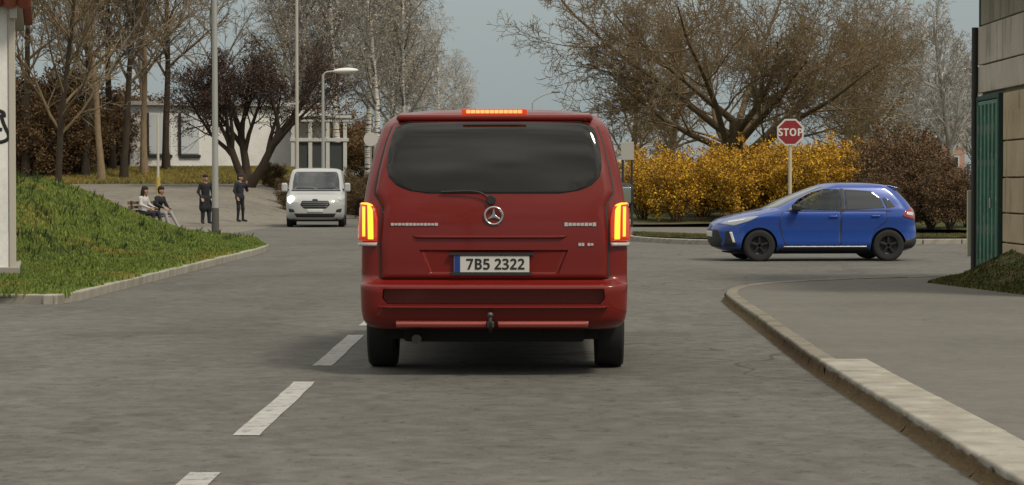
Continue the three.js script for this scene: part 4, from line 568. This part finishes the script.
{ // ------------------------------------------------ white oncoming van
  const van = thing('white_van', 'white delivery van coming round the bend with headlight on', 'van', -6.95, 0, -78.4, Math.PI + 0.06);
  const paint = phys(0.42, 0.43, 0.43, 0.35, { clearcoat: 0.7, clearcoatRoughness: 0.08 });
  const B = carBody([[0.24, 0.86, -2.3, 2.4, 0.4, 0.1], [0.3, 0.93, -2.4, 2.45, 0.4, 0.1], [0.5, 0.97, -2.47, 2.48, 0.4, 0.1], [0.75, 0.98, -2.46, 2.48, 0.4, 0.1], [0.95, 0.98, -2.36, 2.47, 0.42, 0.1], [1.06, 0.975, -2.16, 2.46, 0.45, 0.1], [1.15, 0.965, -1.8, 2.46, 0.42, 0.1], [1.24, 0.95, -1.56, 2.45, 0.34, 0.1], [1.5, 0.91, -1.28, 2.43, 0.28, 0.1], [1.78, 0.86, -0.98, 2.4, 0.24, 0.1], [1.9, 0.81, -0.82, 2.36, 0.24, 0.12], [1.95, 0.7, -0.66, 2.3, 0.24, 0.15], [1.98, 0.4, -0.3, 2.1, 0.2, 0.2], [1.985, 0.1, 0.1, 1.8, 0.08, 0.08]], { sideBow: 0.012, bowF: 0.16, bowR: 0.03 });
  mesh('body', carve(B.build(), [-1, 1].flatMap((s) => [-1.5, 1.45].map((z) => archCut(s * 0.92, 0.34, z, 0.39, 0.5)))), paint, van);
  mesh('windscreen', panel(B.front, [[-0.8, 1.25], [0.8, 1.25], [0.79, 1.5], [0.74, 1.78], [0.68, 1.85], [-0.68, 1.85], [-0.74, 1.78], [-0.79, 1.5]], B.mid, { off: 0.006, nu: 26, nv: 16 }), glassDark, van);
  mesh('cowl', panel(B.front, [[-0.84, 1.19], [0.84, 1.19], [0.82, 1.245], [-0.82, 1.245]], B.mid, { off: 0.006, nu: 20, nv: 4 }), blackPlastic, van);
  const gr = mesh('grille', panel(B.front, [[-0.36, 0.62], [0.36, 0.62], [0.5, 0.74], [0.44, 0.88], [-0.44, 0.88], [-0.5, 0.74]], B.mid, { off: 0.008, nu: 20, nv: 8 }), blackPlastic, van);
  for (const y of [0.68, 0.745, 0.81]) mesh('grille_bar', panel(B.front, [[-0.42, y - 0.009], [0.42, y - 0.009], [0.42, y + 0.009], [-0.42, y + 0.009]], B.mid, { off: 0.02, nu: 16, nv: 2 }), mat(0.3, 0.3, 0.3, 0.3, { metalness: 0.9 }), gr);
  { const p = B.front(0, 0.9); mesh('badge', tf(new THREE.SphereGeometry(1, 20, 12).scale(0.1, 0.042, 0.015), 0, 0.905, p.z - 0.005), mat(0.1, 0.12, 0.2, 0.3, { metalness: 0.7 }), van); }
  mesh('lower_intake', panel(B.front, [[-0.62, 0.33], [0.62, 0.33], [0.7, 0.46], [-0.7, 0.46]], B.mid, { off: 0.008, nu: 22, nv: 6 }), blackPlastic, van);
  mesh('number_plate', panel(B.front, [[-0.26, 0.5], [0.26, 0.5], [0.26, 0.6], [-0.26, 0.6]], B.mid, { off: 0.02, nu: 8, nv: 4 }), mat(0.6, 0.6, 0.57, 0.5), van);
  for (const s of [-1, 1]) {
    const q = (pts) => pts.map(([x, y]) => [s * x, y]);
    const hl = mesh('headlight', panel(B.front, q([[0.56, 0.8], [0.8, 0.8], [0.965, 0.92], [0.965, 1.03], [0.85, 1.0], [0.62, 0.92]]), B.mid, { off: 0.01, nu: 14, nv: 8 }), phys(0.42, 0.44, 0.45, 0.12, { clearcoat: 1 }), van), p = B.front(s * 0.8, 0.92);
    if (s > 0) { mesh('bulb', tf(new THREE.SphereGeometry(0.125, 16, 12).scale(1, 1, 0.55), p.x, p.y, p.z - 0.03), new THREE.MeshStandardMaterial({ color: 0xffffff, emissive: lin(1, 0.93, 0.85), emissiveIntensity: 6 }), hl); lampLight(van, lin(1, 0.95, 0.88), 6, 0.18, 0.18, p.x, p.y, p.z - 0.09, 0); }
    else mesh('bulb', tf(new THREE.SphereGeometry(0.07, 16, 12).scale(1, 1, 0.45), p.x, p.y, p.z - 0.02), phys(0.7, 0.7, 0.7, 0.1, { clearcoat: 1 }), hl);
    mesh('fog_light', panel(B.front, q([[0.68, 0.5], [0.86, 0.5], [0.88, 0.62], [0.72, 0.6]]), B.mid, { off: 0.01, nu: 8, nv: 5 }), blackPlastic, van);
    const mr = mesh('mirror', new RoundedBoxGeometry(0.2, 0.3, 0.16, 4, 0.06).translate(s * 1.05, 1.32, -1.35), s > 0 ? paint : paint, van); mesh('mirror_foot', box(0.1, 0.06, 0.08, s * 0.95, 1.25, -1.33, 0.02), blackPlastic, mr);
    mesh('side_window', panel(B.side(s), [[-1.05, 1.25], [-0.1, 1.25], [-0.1, 1.72], [-0.7, 1.72]], B.mid, { off: 0.004, nu: 12, nv: 8 }), glassDark, van);
    mesh('wiper', tube([[s * 0.35 - 0.3, 1.275, -1.62], [s * 0.35, 1.3, -1.6], [s * 0.35 + 0.3, 1.29, -1.6]].map(([x, y]) => { const w = B.front(x, y); return [x, y, w.z - 0.02]; }), 0.012, 12, 6), blackPlastic, van);
    for (const z of [-1.5, 1.45]) { addWheel(van, s * 0.86, 0.335, z, 0.335, 0.215, mat(0.3, 0.3, 0.3, 0.4, { metalness: 0.7 }), s); mesh('arch_liner', tf(new THREE.CylinderGeometry(0.383, 0.383, 0.3, 32, 1, true, 0.25, 2.64), s * 0.8, 0.34, z, 0, 0, Math.PI / 2), blackPlastic, van); }
  }
  mesh('underbody', box(1.5, 0.16, 4.4, 0, 0.27, 0), mat(0.012, 0.012, 0.012, 0.95), van);
}
{ // ------------------------------------------------ blue hatchback in the side road
  const car = thing('blue_hatchback', 'bright blue five-door hatchback pulling out of the side road', 'car', 5.4, 0, -43, Math.PI / 2 + 0.1); car.scale.setScalar(0.965);
  const paint = phys(0.012, 0.062, 0.33, 0.3, { clearcoat: 0.9, clearcoatRoughness: 0.05, metalness: 0.1 });
  const B = carBody([[0.19, 0.72, -1.72, 1.78, 0.4, 0.2], [0.24, 0.8, -1.86, 1.88, 0.42, 0.22], [0.34, 0.848, -1.95, 1.95, 0.45, 0.24], [0.42, 0.838, -1.97, 1.97, 0.46, 0.26], [0.55, 0.83, -1.972, 1.972, 0.46, 0.28], [0.68, 0.836, -1.94, 1.95, 0.46, 0.28], [0.78, 0.848, -1.83, 1.945, 0.46, 0.28], [0.84, 0.85, -1.66, 1.94, 0.45, 0.28], [0.88, 0.842, -1.5, 1.93, 0.44, 0.28], [0.94, 0.826, -1.24, 1.92, 0.42, 0.28], [0.99, 0.812, -0.98, 1.89, 0.36, 0.27], [1.06, 0.785, -0.82, 1.85, 0.32, 0.26], [1.2, 0.735, -0.52, 1.74, 0.28, 0.24], [1.33, 0.68, -0.2, 1.61, 0.26, 0.22], [1.41, 0.635, 0.02, 1.5, 0.24, 0.22], [1.45, 0.58, 0.14, 1.4, 0.24, 0.22], [1.48, 0.45, 0.26, 1.2, 0.22, 0.22], [1.497, 0.25, 0.4, 0.98, 0.16, 0.16], [1.5, 0.06, 0.55, 0.75, 0.05, 0.05]], { sideBow: 0.035, bowF: 0.16, bowR: 0.05 });
  const prism = (pts, w) => { const g = new THREE.ExtrudeGeometry(new THREE.Shape(pts.map(([z, y]) => new THREE.Vector2(z, y))), { depth: w, bevelEnabled: false }); g.rotateY(-Math.PI / 2); g.translate(w / 2, 0, 0); return g; };   // shape x -> car z
  const fw = [[-0.62, 0.985], [0.42, 0.97], [0.42, 1.375], [0.12, 1.375], [-0.12, 1.31], [-0.38, 1.18]];
  mesh('body', carve(B.build(), [...[-1, 1].flatMap((s) => [-1.16, 1.34].map((z) => archCut(s * 0.85, 0.3, z, 0.345, 0.5))), prism(fw, 2.4)]), paint, car);
  const clear = phys(0.75, 0.82, 0.8, 0.02, { transmission: 1, thickness: 0, ior: 1.5 });
  for (const s of [-1, 1]) {
    const S = B.side(s), q = (pts) => pts.map(([x, y]) => [s * x, y]);
    mesh('door_gap', panel(S, [[-0.68, 0.285], [0.95, 0.285], [1.1, 0.6], [1.318, 0.75], [1.318, 0.95], [-0.76, 0.95], [-0.8, 0.7]], B.mid, { off: 0.0015, base: -0.01, ch: 0.003, nu: 40, nv: 16 }), blackPlastic, car);
    const d1 = mesh('front_door', panel(S, [[-0.66, 0.3], [0.4, 0.3], [0.4, 0.945], [-0.74, 0.945], [-0.78, 0.7]], B.mid, { off: 0.006, base: -0.01, ch: 0.006, nu: 24, nv: 16 }), paint, car);
    mesh('window_pane', panel(S, fw, B.mid, { off: -0.006, base: -0.01, ch: 0.002, nu: 16, nv: 12 }), clear, d1); mesh('handle', panel(S, [[0.18, 0.83], [0.34, 0.83], [0.34, 0.865], [0.18, 0.865]], B.mid, { off: 0.03, nu: 6, nv: 3 }), paint, d1);
    const d2 = mesh('rear_door', panel(S, [[0.425, 0.3], [0.95, 0.3], [1.08, 0.6], [1.3, 0.76], [1.3, 0.945], [0.425, 0.945]], B.mid, { off: 0.006, base: -0.01, ch: 0.006, nu: 18, nv: 16 }), paint, car);
    mesh('window_pane', panel(S, [[0.5, 0.975], [1.28, 1.0], [1.2, 1.2], [1.02, 1.345], [0.5, 1.37]], B.mid, { off: 0.004, nu: 14, nv: 12 }), glassDark, d2); mesh('handle', panel(S, [[1.0, 0.84], [1.16, 0.84], [1.16, 0.875], [1.0, 0.875]], B.mid, { off: 0.03, nu: 6, nv: 3 }), paint, d2);
    mesh('pillar_trim', panel(S, [[0.422, 0.96], [0.496, 0.96], [0.496, 1.385], [0.422, 1.385]], B.mid, { off: 0.004, nu: 4, nv: 12 }), blackPlastic, car);
    mesh('quarter_window', panel(S, [[1.31, 1.005], [1.5, 1.03], [1.34, 1.2], [1.24, 1.21]], B.mid, { off: 0.004, nu: 6, nv: 8 }), glassDark, car);
    mesh('belt_trim', panel(S, [[-0.68, 0.95], [1.4, 0.95], [1.4, 0.965], [-0.68, 0.965]], B.mid, { off: 0.008, nu: 40, nv: 2 }), blackPlastic, car);
    mesh('sill_trim', panel(S, [[-0.7, 0.262], [0.92, 0.262], [0.92, 0.292], [-0.7, 0.292]], B.mid, { off: 0.014, nu: 30, nv: 3 }), mat(0.42, 0.44, 0.48, 0.3, { metalness: 0.6 }), car);
    mesh('sill', panel(S, [[-0.78, 0.2], [0.96, 0.2], [0.96, 0.258], [-0.78, 0.258]], B.mid, { off: 0.006, nu: 30, nv: 3 }), blackPlastic, car);
    const hl = mesh('headlight', panel(S, [[-1.93, 0.7], [-1.72, 0.68], [-1.4, 0.77], [-1.22, 0.86], [-1.45, 0.845], [-1.8, 0.775]], B.mid, { off: 0.008, nu: 18, nv: 10 }), phys(0.3, 0.33, 0.38, 0.12, { clearcoat: 1 }), car);
    mesh('light_strip', panel(S, [[-1.8, 0.735], [-1.5, 0.79], [-1.5, 0.805], [-1.8, 0.755]], B.mid, { off: 0.013, nu: 10, nv: 4 }), mat(0.75, 0.76, 0.78, 0.3), hl);
    mesh('daytime_light', panel(S, [[-1.74, 0.36], [-1.7, 0.36], [-1.755, 0.56], [-1.8, 0.56]], B.mid, { off: 0.014, nu: 4, nv: 8 }), mat(0.75, 0.77, 0.8, 0.25), car);
    mesh('fog_bezel', panel(S, [[-1.88, 0.28], [-1.66, 0.28], [-1.7, 0.38], [-1.8, 0.58], [-1.86, 0.58]], B.mid, { off: 0.006, nu: 8, nv: 8 }), blackPlastic, car);
    const tl = mesh('tail_light', panel(S, [[1.62, 0.86], [1.9, 0.78], [1.93, 0.95], [1.86, 1.02], [1.7, 0.96]], B.mid, { off: 0.012, nu: 12, nv: 10 }), phys(0.3, 0.02, 0.02, 0.15, { clearcoat: 1 }), car); mesh('clear_lens', panel(S, [[1.7, 0.885], [1.86, 0.86], [1.88, 0.93], [1.74, 0.94]], B.mid, { off: 0.018, nu: 8, nv: 5 }), phys(0.6, 0.6, 0.6, 0.15, { clearcoat: 1 }), tl);
    mesh('rear_bumper_insert', panel(S, [[1.6, 0.24], [1.93, 0.24], [1.96, 0.46], [1.72, 0.42]], B.mid, { off: 0.008, nu: 10, nv: 6 }), blackPlastic, car);
    mesh('mirror', new RoundedBoxGeometry(0.2, 0.14, 0.15, 4, 0.05).translate(s * 0.92, 1.02, -0.46), s ? blackPlastic : paint, car);
    for (const z of [-1.16, 1.34]) { addWheel(car, s * 0.755, 0.3, z, 0.3, 0.19, mat(0.035, 0.035, 0.037, 0.4, { metalness: 0.5 }), s); mesh('arch_liner', tf(new THREE.CylinderGeometry(0.338, 0.338, 0.24, 32, 1, true, 0.25, 2.64), s * 0.73, 0.3, z, 0, 0, Math.PI / 2), blackPlastic, car); }
    mesh('front_seat', [new RoundedBoxGeometry(0.44, 0.5, 0.14, 3, 0.05).rotateX(0.18).translate(s * 0.36, 1.0, 0.34), new RoundedBoxGeometry(0.26, 0.16, 0.1, 3, 0.04).rotateX(0.15).translate(s * 0.36, 1.28, 0.4)], mat(0.025, 0.025, 0.027, 0.9), car);
  }
  mesh('steering_wheel', new THREE.TorusGeometry(0.17, 0.016, 8, 28).rotateX(-0.4).translate(-0.36, 1.02, -0.2), blackPlastic, car);
  mesh('windscreen', panel(B.front, [[-0.62, 1.02], [0.62, 1.02], [0.56, 1.25], [0.46, 1.42], [-0.46, 1.42], [-0.56, 1.25]], B.mid, { off: 0.006, nu: 20, nv: 14 }), glassDark, car);
  mesh('rear_window', panel(B.rear, [[-0.6, 1.06], [0.6, 1.06], [0.5, 1.38], [-0.5, 1.38]], B.mid, { off: 0.006, nu: 18, nv: 10 }), glassDark, car);
  mesh('grille', panel(B.front, [[-0.5, 0.26], [0.5, 0.26], [0.62, 0.4], [0.5, 0.6], [-0.5, 0.6], [-0.62, 0.4]], B.mid, { off: 0.006, nu: 20, nv: 8 }), blackPlastic, car);
  mesh('number_plate', panel(B.front, [[-0.26, 0.46], [0.26, 0.46], [0.26, 0.57], [-0.26, 0.57]], B.mid, { off: 0.02, nu: 8, nv: 4 }), mat(0.6, 0.6, 0.57, 0.5), car);
  { const sp = new RoundedBoxGeometry(1.06, 0.035, 0.22, 4, 0.015).rotateX(0.22).translate(0, 1.412, 1.5); mesh('spoiler', sp, paint, car); }
  mesh('underbody', box(1.3, 0.12, 3.2, 0, 0.2, 0), mat(0.012, 0.012, 0.012, 0.95), car);
  mesh('aerial', tf(cyl(0.004, 0.006, 0.2, 6), 0, 1.57, 1.1, 0.6), blackPlastic, car);
}
// ---------------------------------------------------------------- people: smooth joined capsules meshed as one skin
function capDist(p, c) { const ax = c.a[0], ay = c.a[1], az = c.a[2], bx = c.b[0] - ax, by = c.b[1] - ay, bz = c.b[2] - az, px = p[0] - ax, py = p[1] - ay, pz = p[2] - az, l = bx * bx + by * by + bz * bz, t = l ? clamp((px * bx + py * by + pz * bz) / l) : 0, s = c.s || 1; return Math.hypot((px - bx * t) * s, py - by * t, (pz - bz * t)) - lerp(c.r, c.q ?? c.r, t); }
function skin(caps, cell, k) {
  const lo = [1e9, 1e9, 1e9], hi = [-1e9, -1e9, -1e9];
  for (const c of caps) for (const e of [c.a, c.b]) for (let i = 0; i < 3; i++) { const r = Math.max(c.r, c.q ?? c.r) + cell * 2.5; lo[i] = Math.min(lo[i], e[i] - r); hi[i] = Math.max(hi[i], e[i] + r); }
  const n = lo.map((l, i) => Math.ceil((hi[i] - l) / cell) + 1), id = (x, y, z) => x + n[0] * (y + n[1] * z), f = new Float32Array(n[0] * n[1] * n[2]);
  const field = (p) => { let d = 1e3; for (const c of caps) { const e = capDist(p, c), h = Math.max(k - Math.abs(d - e), 0) / k; d = Math.min(d, e) - h * h * k * 0.25; } return d; };
  for (let z = 0; z < n[2]; z++) for (let y = 0; y < n[1]; y++) for (let x = 0; x < n[0]; x++) f[id(x, y, z)] = field([lo[0] + x * cell, lo[1] + y * cell, lo[2] + z * cell]);
  const P = [], C = [], I = [], vi = new Int32Array(f.length).fill(-1);
  for (let z = 0; z < n[2] - 1; z++) for (let y = 0; y < n[1] - 1; y++) for (let x = 0; x < n[0] - 1; x++) {
    let m = 0, c = [0, 0, 0]; const v = []; let mask = 0; for (let q = 0; q < 8; q++) { v[q] = f[id(x + (q & 1), y + (q >> 1 & 1), z + (q >> 2))]; if (v[q] < 0) mask |= 1 << q; }
    if (mask === 0 || mask === 255) continue;
    for (const [a, b] of [[0, 1], [2, 3], [4, 5], [6, 7], [0, 2], [1, 3], [4, 6], [5, 7], [0, 4], [1, 5], [2, 6], [3, 7]]) if ((v[a] < 0) !== (v[b] < 0)) { const t = v[a] / (v[a] - v[b]); m++; for (let i = 0; i < 3; i++) c[i] += lerp(a >> i & 1, b >> i & 1, t); }
    const p = [x, y, z].map((w, i) => lo[i] + (w + c[i] / m) * cell); vi[id(x, y, z)] = P.length / 3; P.push(...p);
    let best = 1e9, bc; for (const q of caps) { const e = capDist(p, q); if (e < best) { best = e; bc = q.c; } } C.push(...bc);
  }
  for (let z = 1; z < n[2] - 1; z++) for (let y = 1; y < n[1] - 1; y++) for (let x = 1; x < n[0] - 1; x++) {
    const s = f[id(x, y, z)] < 0;
    for (let ax = 0; ax < 3; ax++) { const d = [0, 0, 0]; d[ax] = 1; if (s === f[id(x + d[0], y + d[1], z + d[2])] < 0) continue; const u = (ax + 1) % 3, w = (ax + 2) % 3, g = (i, j) => { const o = [x, y, z]; o[u] -= i; o[w] -= j; return vi[id(...o)]; }; const a = g(0, 0), b = g(1, 0), c = g(1, 1), e = g(0, 1); s ? I.push(a, b, c, a, c, e) : I.push(a, c, b, a, e, c); }
  }
  return geo(P, I, new Float32Array(P.length / 3 * 2), C);
}
const mergeCol = (list) => mergeGeometries(list.map((g) => g.toNonIndexed()));
const SKIN = [0.42, 0.25, 0.18], BLK = [0.014, 0.014, 0.017], NAVY = [0.018, 0.02, 0.03], WHT = [0.5, 0.49, 0.48], GRY = [0.3, 0.29, 0.3], SHOE = [0.02, 0.018, 0.018], HAIR = [0.018, 0.012, 0.009];
const cap = (a, b, r, q, c, s) => ({ a, b, r, q, c, s });
const clothMat = new THREE.MeshStandardMaterial({ color: 0xffffff, vertexColors: true, roughness: 0.88, side: THREE.DoubleSide });
// J: joints (facing +z). arms/legs: [left, right]
function person(label, x, y, d, ry, J, top, bottom, o = {}) {
  const g = thing('person', label, 'person', x, y, -d, ry), caps = [];
  const sh = J.shoulder, hp = J.hip, add = (a, b) => a.map((v, i) => v + b[i]), mix = (a, b, t) => a.map((v, i) => lerp(v, b[i], t));
  const L = (v, w) => [v[0] - w, v[1], v[2]], R = (v, w) => [v[0] + w, v[1], v[2]];
  caps.push(cap(hp, mix(hp, sh, 0.5), 0.125, 0.115, top, 0.85), cap(mix(hp, sh, 0.5), add(sh, [0, -0.08, 0]), 0.115, 0.13, top, 0.8), cap(L(sh, 0.15), R(sh, 0.15), 0.065, 0.065, top), cap(L(hp, 0.08), R(hp, 0.08), 0.11, 0.11, o.coat ? top : bottom), cap(sh, J.head, 0.055, 0.05, SKIN));
  const hands = [];
  [-1, 1].forEach((s, i) => {
    const a = add(sh, [s * 0.19, -0.01, 0]), e = J.elbow[i], w = J.wrist[i], h = add(hp, [s * 0.09, -0.02, 0]), k = J.knee[i], n = J.ankle[i];
    caps.push(cap(a, e, 0.058, 0.046, top), cap(e, w, 0.045, 0.033, top), cap(h, k, o.wide || 0.088, o.wide ? o.wide * 0.85 : 0.06, bottom), cap(k, n, o.wide ? o.wide * 0.8 : 0.06, o.wide ? 0.06 : 0.043, bottom));
    const f = J.toe[i]; caps.push(cap(add(n, [0, -0.035, 0]), [f[0], f[1], f[2]], 0.045, 0.036, SHOE));
    if (o.coat) caps.push(cap(h, mix(h, k, 0.8), 0.12, 0.14, top));
    const dir = V(...w).sub(V(...e)).normalize(), sideV = V(0, 0, 1).cross(dir); if (sideV.lengthSq() < 0.01) sideV.set(1, 0, 0); sideV.normalize(); const pal = V(...w).addScaledVector(dir, 0.075), nrm = dir.clone().cross(sideV), hc = [cap(w, pal.toArray(), 0.026, 0.032, SKIN)];
    [-0.03, -0.01, 0.01, 0.03].forEach((q, j) => { const r0 = pal.clone().addScaledVector(sideV, q), r1 = r0.clone().addScaledVector(dir, 0.045 + 0.008 * (j === 1 || j === 2)), r2 = r1.clone().addScaledVector(dir, 0.024).addScaledVector(nrm, 0.022); hc.push(cap(r0.toArray(), r1.toArray(), 0.01, 0.009, SKIN), cap(r1.toArray(), r2.toArray(), 0.009, 0.008, SKIN)); });
    const t0 = V(...w).addScaledVector(dir, 0.035).addScaledVector(sideV, -s * 0.025), t1 = t0.clone().addScaledVector(sideV, -s * 0.03).addScaledVector(dir, 0.03); hc.push(cap(t0.toArray(), t1.toArray(), 0.012, 0.011, SKIN), cap(t1.toArray(), t1.clone().addScaledVector(dir, 0.026).toArray(), 0.011, 0.009, SKIN)); hands.push(skin(hc, 0.006, 0.01));
  });
  const h = J.head, fw = J.face || [0, 0, 1], at = (f, u, r = 0) => [h[0] + fw[0] * f + fw[2] * r, h[1] + u, h[2] + fw[2] * f - fw[0] * r];
  const hd = [cap(at(-0.01, 0.06), at(0, 0.04), 0.088, 0.085, SKIN), cap(at(0.02, -0.01), at(0.025, -0.055), 0.07, 0.045, SKIN), cap(at(0.085, 0.02), at(0.105, -0.015), 0.011, 0.015, SKIN), ...[-1, 1].map((s) => cap(at(0, 0.02, s * 0.083), at(-0.005, -0.015, s * 0.08), 0.016, 0.012, SKIN)), ...[-1, 1].map((s) => cap(at(0.085, 0.022, s * 0.032), at(0.086, 0.022, s * 0.032), 0.011, 0.011, HAIR)), cap(at(0.082, -0.05, -0.02), at(0.082, -0.05, 0.02), 0.009, 0.009, [0.3, 0.1, 0.09])];
  mesh('body', mergeCol([skin(caps, 0.02, 0.05), ...hands, skin(hd, 0.008, 0.015)]), clothMat, g);
  const hr = [cap(at(-0.025, 0.085), at(0.0, 0.085), 0.098, 0.09, HAIR), cap(at(-0.045, 0.06), at(-0.05, -0.01), 0.08, 0.07, HAIR)];
  if (o.longHair) { hr.push(cap(at(-0.06, 0), at(-0.11, -0.22), 0.085, 0.075, HAIR), cap(at(-0.11, -0.22), at(-0.12, -0.36), 0.075, 0.04, HAIR), ...[-1, 1].map((s) => cap(at(-0.02, 0.03, s * 0.075), at(-0.03, -0.2, s * 0.09), 0.04, 0.025, HAIR))); }
  const hm = mesh('hair', skin(hr, 0.012, 0.02), clothMat, g); hm.userData = {};
  return g;
}
const seated = (lean, reach, kd = 0.46, ext = 0.0) => ({ hip: [0, 0.55, 0], shoulder: [0, 1.0, lean], head: [0, 1.2, lean + 0.06], elbow: [[-0.24, 0.8, lean + 0.05], [0.24, 0.8, lean + 0.06]], wrist: [[-0.13, 0.7, reach], [0.13, 0.72, reach + 0.02]], knee: [[-0.12, 0.54, kd], [0.13, 0.55, kd + 0.03]], ankle: [[-0.13, 0.11, kd + ext], [0.13, 0.11, kd + ext + 0.16]], toe: [[-0.14, 0.04, kd + ext + 0.15], [0.14, 0.04, kd + ext + 0.31]] });
const standing = (o = {}) => ({ hip: [0, 0.9, 0], shoulder: [0, 1.38, 0.0], head: [0, 1.57, 0.03], elbow: [[-0.26, 1.12, -0.02], [0.26, 1.12, -0.01]], wrist: [[-0.24, 0.88, 0.08], [0.24, 0.88, 0.09]], knee: [[-0.1, 0.49, 0.03], [0.11, 0.49, 0.04]], ankle: [[-0.11, 0.1, 0], [0.13, 0.1, 0.02]], toe: [[-0.13, 0.04, 0.16], [0.17, 0.04, 0.17]], ...o });
{
  const b = thing('park_bench', 'low wooden bench beneath the two seated people behind the mound', 'bench', -11.3, 0.0, -70.2, Math.PI / 2 - 0.35), wd = mat(0.16, 0.1, 0.05, 0.85), ir = mat(0.05, 0.05, 0.05, 0.6);
  for (let k = 0; k < 4; k++) mesh('seat_slat', box(1.7, 0.035, 0.09, 0, 0.43, -0.14 + k * 0.11, 0.01), wd, b);
  for (let k = 0; k < 3; k++) mesh('back_slat', box(1.7, 0.09, 0.03, 0, 0.6 + k * 0.13, -0.26 - k * 0.03, 0.01), wd, b);
  for (const s of [-0.7, 0.7]) { mesh('leg', [box(0.05, 0.42, 0.05, s, 0.21, 0.15), box(0.05, 0.92, 0.05, s, 0.46, -0.28)], ir, b); }
  const fy = Math.PI / 2 - 0.35;
  const c = Math.cos(fy), s = Math.sin(fy), at = (u, w) => [-11.3 + u * c + w * s, -70.2 - u * s + w * c];
  const [x1, z1] = at(-0.38, -0.1), [x2, z2] = at(0.36, -0.08);
  person('person with long dark hair in a white top seated on the bench', x1, 0, -z1, fy, seated(0.06, 0.34), WHT, NAVY, { longHair: true });
  person('person in dark jacket and pale trousers leaning forward on the bench', x2, 0, -z2, fy - 0.1, seated(0.2, 0.42, 0.48, 0.16), BLK, GRY, {});
  person('person in long black coat standing beside the grey lamp post', -11.05, rise(-11.05, 80.5) + 0.005, 80.5, 0.5, standing({ wrist: [[-0.2, 0.9, 0.14], [0.2, 0.9, 0.15]] }), BLK, NAVY, { coat: true, wide: 0.1 });
  person('person in dark clothes standing below the forked tree with hand raised', -10.15, rise(-10.15, 83) + 0.005, 83, 0.9, standing({ elbow: [[-0.26, 1.12, -0.02], [0.27, 1.14, 0.1]], wrist: [[-0.22, 0.9, 0.08], [0.14, 1.36, 0.2]], face: [0.3, 0, 0.95] }), NAVY, BLK, {});
}
renderer.render(scene, camera);
